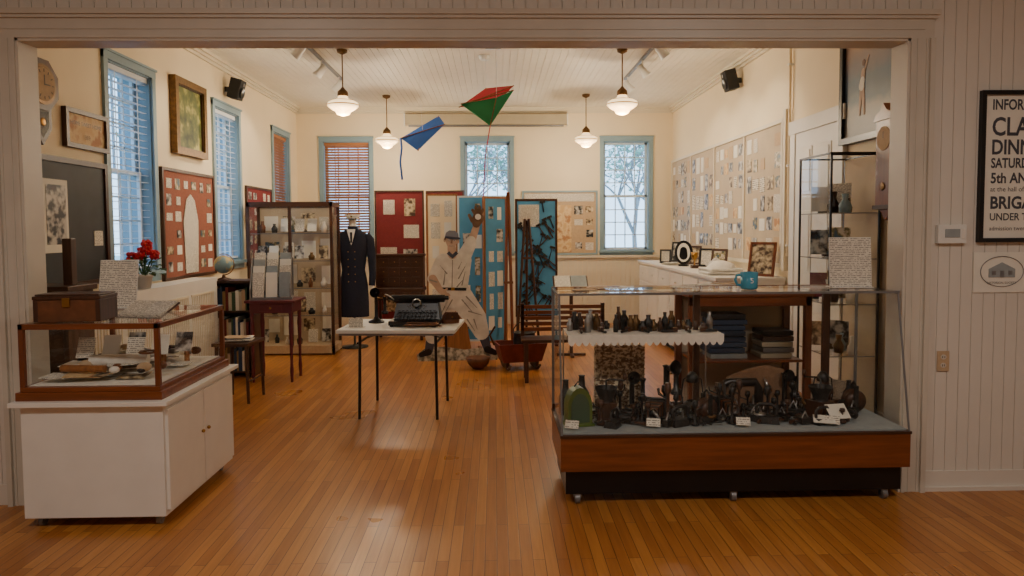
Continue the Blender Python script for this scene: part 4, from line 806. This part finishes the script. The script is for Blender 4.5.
def beachmat():
    m,nt,bb=base('beach_painting'); tc=N(nt,'ShaderNodeTexCoord'); sx=N(nt,'ShaderNodeSeparateXYZ'); nt.links.new(tc.outputs['Generated'],sx.inputs[0])
    no=N(nt,'ShaderNodeTexNoise'); no.inputs['Scale'].default_value=6; nt.links.new(tc.outputs['Object'],no.inputs['Vector'])
    ad=N(nt,'ShaderNodeMath',operation='MULTIPLY_ADD'); nt.links.new(no.outputs['Fac'],ad.inputs[0]); ad.inputs[1].default_value=.15; nt.links.new(sx.outputs['Z'],ad.inputs[2])
    rp=N(nt,'ShaderNodeValToRGB'); e=rp.color_ramp.elements; e[0].position=.1; e[0].color=C(96,92,84); e[1].position=.95; e[1].color=C(176,142,116)
    for p,c in ((.35,C(120,116,104)),(.42,C(60,84,100)),(.6,C(92,112,128)),(.75,C(140,128,126))): x=e.new(p); x.color=c
    nt.links.new(ad.outputs[0],rp.inputs[0]); nt.links.new(rp.outputs[0],bb.inputs['Base Color']); bb.inputs['Roughness'].default_value=.4; return m
m_beach=beachmat()
b=B('framed_beach_painting',WR(5.5)); frame(b,-.42,.42,2.28,3.25,.05,-.06,-.002,m_black); b.box(-.38,.38,-.03,-.004,2.32,3.21,m_beach)
A=T(-.1,0,0)
b.poly(cap((.0,2.72,.035),(.02,2.83,.03)),-.034,-.03,m_skin,A); b.poly(ell(.02,2.90,.02,.026),-.034,-.03,m_leather,A); b.poly(cap((-.01,2.68,.022),(-.03,2.5,.012)),-.034,-.03,m_skin,A); b.poly(cap((.02,2.68,.022),(.04,2.5,.012)),-.034,-.03,m_skin,A); b.poly(cap((.04,2.84,.011),(.09,2.94,.008)),-.034,-.03,m_skin,A); b.poly(cap((0,2.72,.038),(.01,2.76,.034)),-.036,-.03,m_paper,A); b.done()
b=B('pendulum_wall_clock',WR(4.93)); b.box(-.10,.10,-.22,-.002,1.75,2.35,m_cherryz); b.poly([(-.12,2.35),(.12,2.35),(.09,2.4),(.04,2.42),(0,2.47),(-.04,2.42),(-.09,2.4)],-.23,-.002,m_cherryz); b.box(-.12,.12,-.23,-.002,1.72,1.75,m_dark); b.poly([(-.08,1.72),(.08,1.72),(0,1.64)],-.2,-.002,m_cherryz)
b.poly(ell(0,2.22,.085,.085),-.225,-.22,m_tan); b.ball((0,-.224,1.88),(.03,.005,.03),m_dbrass); b.cb((0,-.227,2.245),(.006,.002,.05),m_black); b.done(.003)

# ---------------------------------------------------------------- outdoors
b=B('lawn'); b.box(-40,40,12.3,60,-.6,-.5,m_lawn); b.box(-40,-3.9,-20,12.3,-.6,-.5,m_lawn); b.done(origin=False)
def tree(x,y,sd):
    rr=random.Random(sd); b=B('leafy_tree',T(x,y,-.5))
    def br(p,d,l,r,k):
        q_=p+d*l; b.tube([p,(p+q_)/2+Vector((rr.uniform(-.05,.05)*l,rr.uniform(-.05,.05)*l,0)),q_],[r,r*.85,r*.7],m_bark,5)
        if k>0:
            for i in range(3): nd=(d+Vector((rr.uniform(-.8,.8),rr.uniform(-.8,.8),rr.uniform(-.1,.5)))).normalized(); br(q_,nd,l*.7,r*.6,k-1)
        if k<=1:
            for i in range(9):
                c=q_+Vector((rr.gauss(0,.4),rr.gauss(0,.4),rr.gauss(0,.4))); s=rr.uniform(.05,.11); A=T(*c)@RZ(rr.uniform(0,360))@RX(rr.uniform(0,180)); b.add([(-s,0,0),(0,-s*.6,0),(s,0,0),(0,s*.6,0)],[(0,1,2,3)],m_fol,False,A)
    br(Vector((0,0,0)),Vector((0,0,1)),1.9,.10,4); b.done()
for i,(x,y) in enumerate(((-6.5,22),(-1.2,23),(1.0,26),(4.4,22),(6.2,26),(-11,13),(-12,18),(-11,7.5))): tree(x,y,i+3)

# ---------------------------------------------------------------- light
w=bpy.data.worlds.new('overcast_sky'); bpy.context.scene.world=w; w.use_nodes=True; nt=w.node_tree; bg=nt.nodes['Background']
tc=N(nt,'ShaderNodeTexCoord'); sx=N(nt,'ShaderNodeSeparateXYZ'); nt.links.new(tc.outputs['Generated'],sx.inputs[0])
rp=N(nt,'ShaderNodeValToRGB'); rp.color_ramp.elements[0].position=0; rp.color_ramp.elements[0].color=(.46,.72,1,1); rp.color_ramp.elements[1].position=.6; rp.color_ramp.elements[1].color=(.30,.56,1,1)
nt.links.new(sx.outputs['Z'],rp.inputs[0]); nt.links.new(rp.outputs[0],bg.inputs[0]); bg.inputs[1].default_value=4.2
for (x,y,e) in ((-1.8,1.0,52),(1.8,1.0,56)):  # added fill lamps, out of view, to brighten the foyer wall and floor
    b=B('added_foyer_fixture',T(x,y,H)); b.lathe([(.25,-.001),(.25,-.04),(.2,-.08),(.001,-.1)],m_plastic); b.done()
    l=bpy.data.lights.new('foyer_fill_light','AREA'); l.shape='DISK'; l.size=.5; l.energy=e; l.color=(1,.90,.80); o=bpy.data.objects.new('foyer_fill_light',l); o.location=(x,y,H-.12); bpy.context.collection.objects.link(o)

cam=bpy.data.cameras.new('camera'); cam.sensor_width=36; cam.lens=700/1024*36; cam.clip_start=.05; cam.shift_y=-.0225
o=bpy.data.objects.new('camera',cam); o.location=(0,0,1.6); o.rotation_euler=(RZ(-1.4)@RX(87)@RZ(-.35)).to_euler(); bpy.context.collection.objects.link(o); bpy.context.scene.camera=o
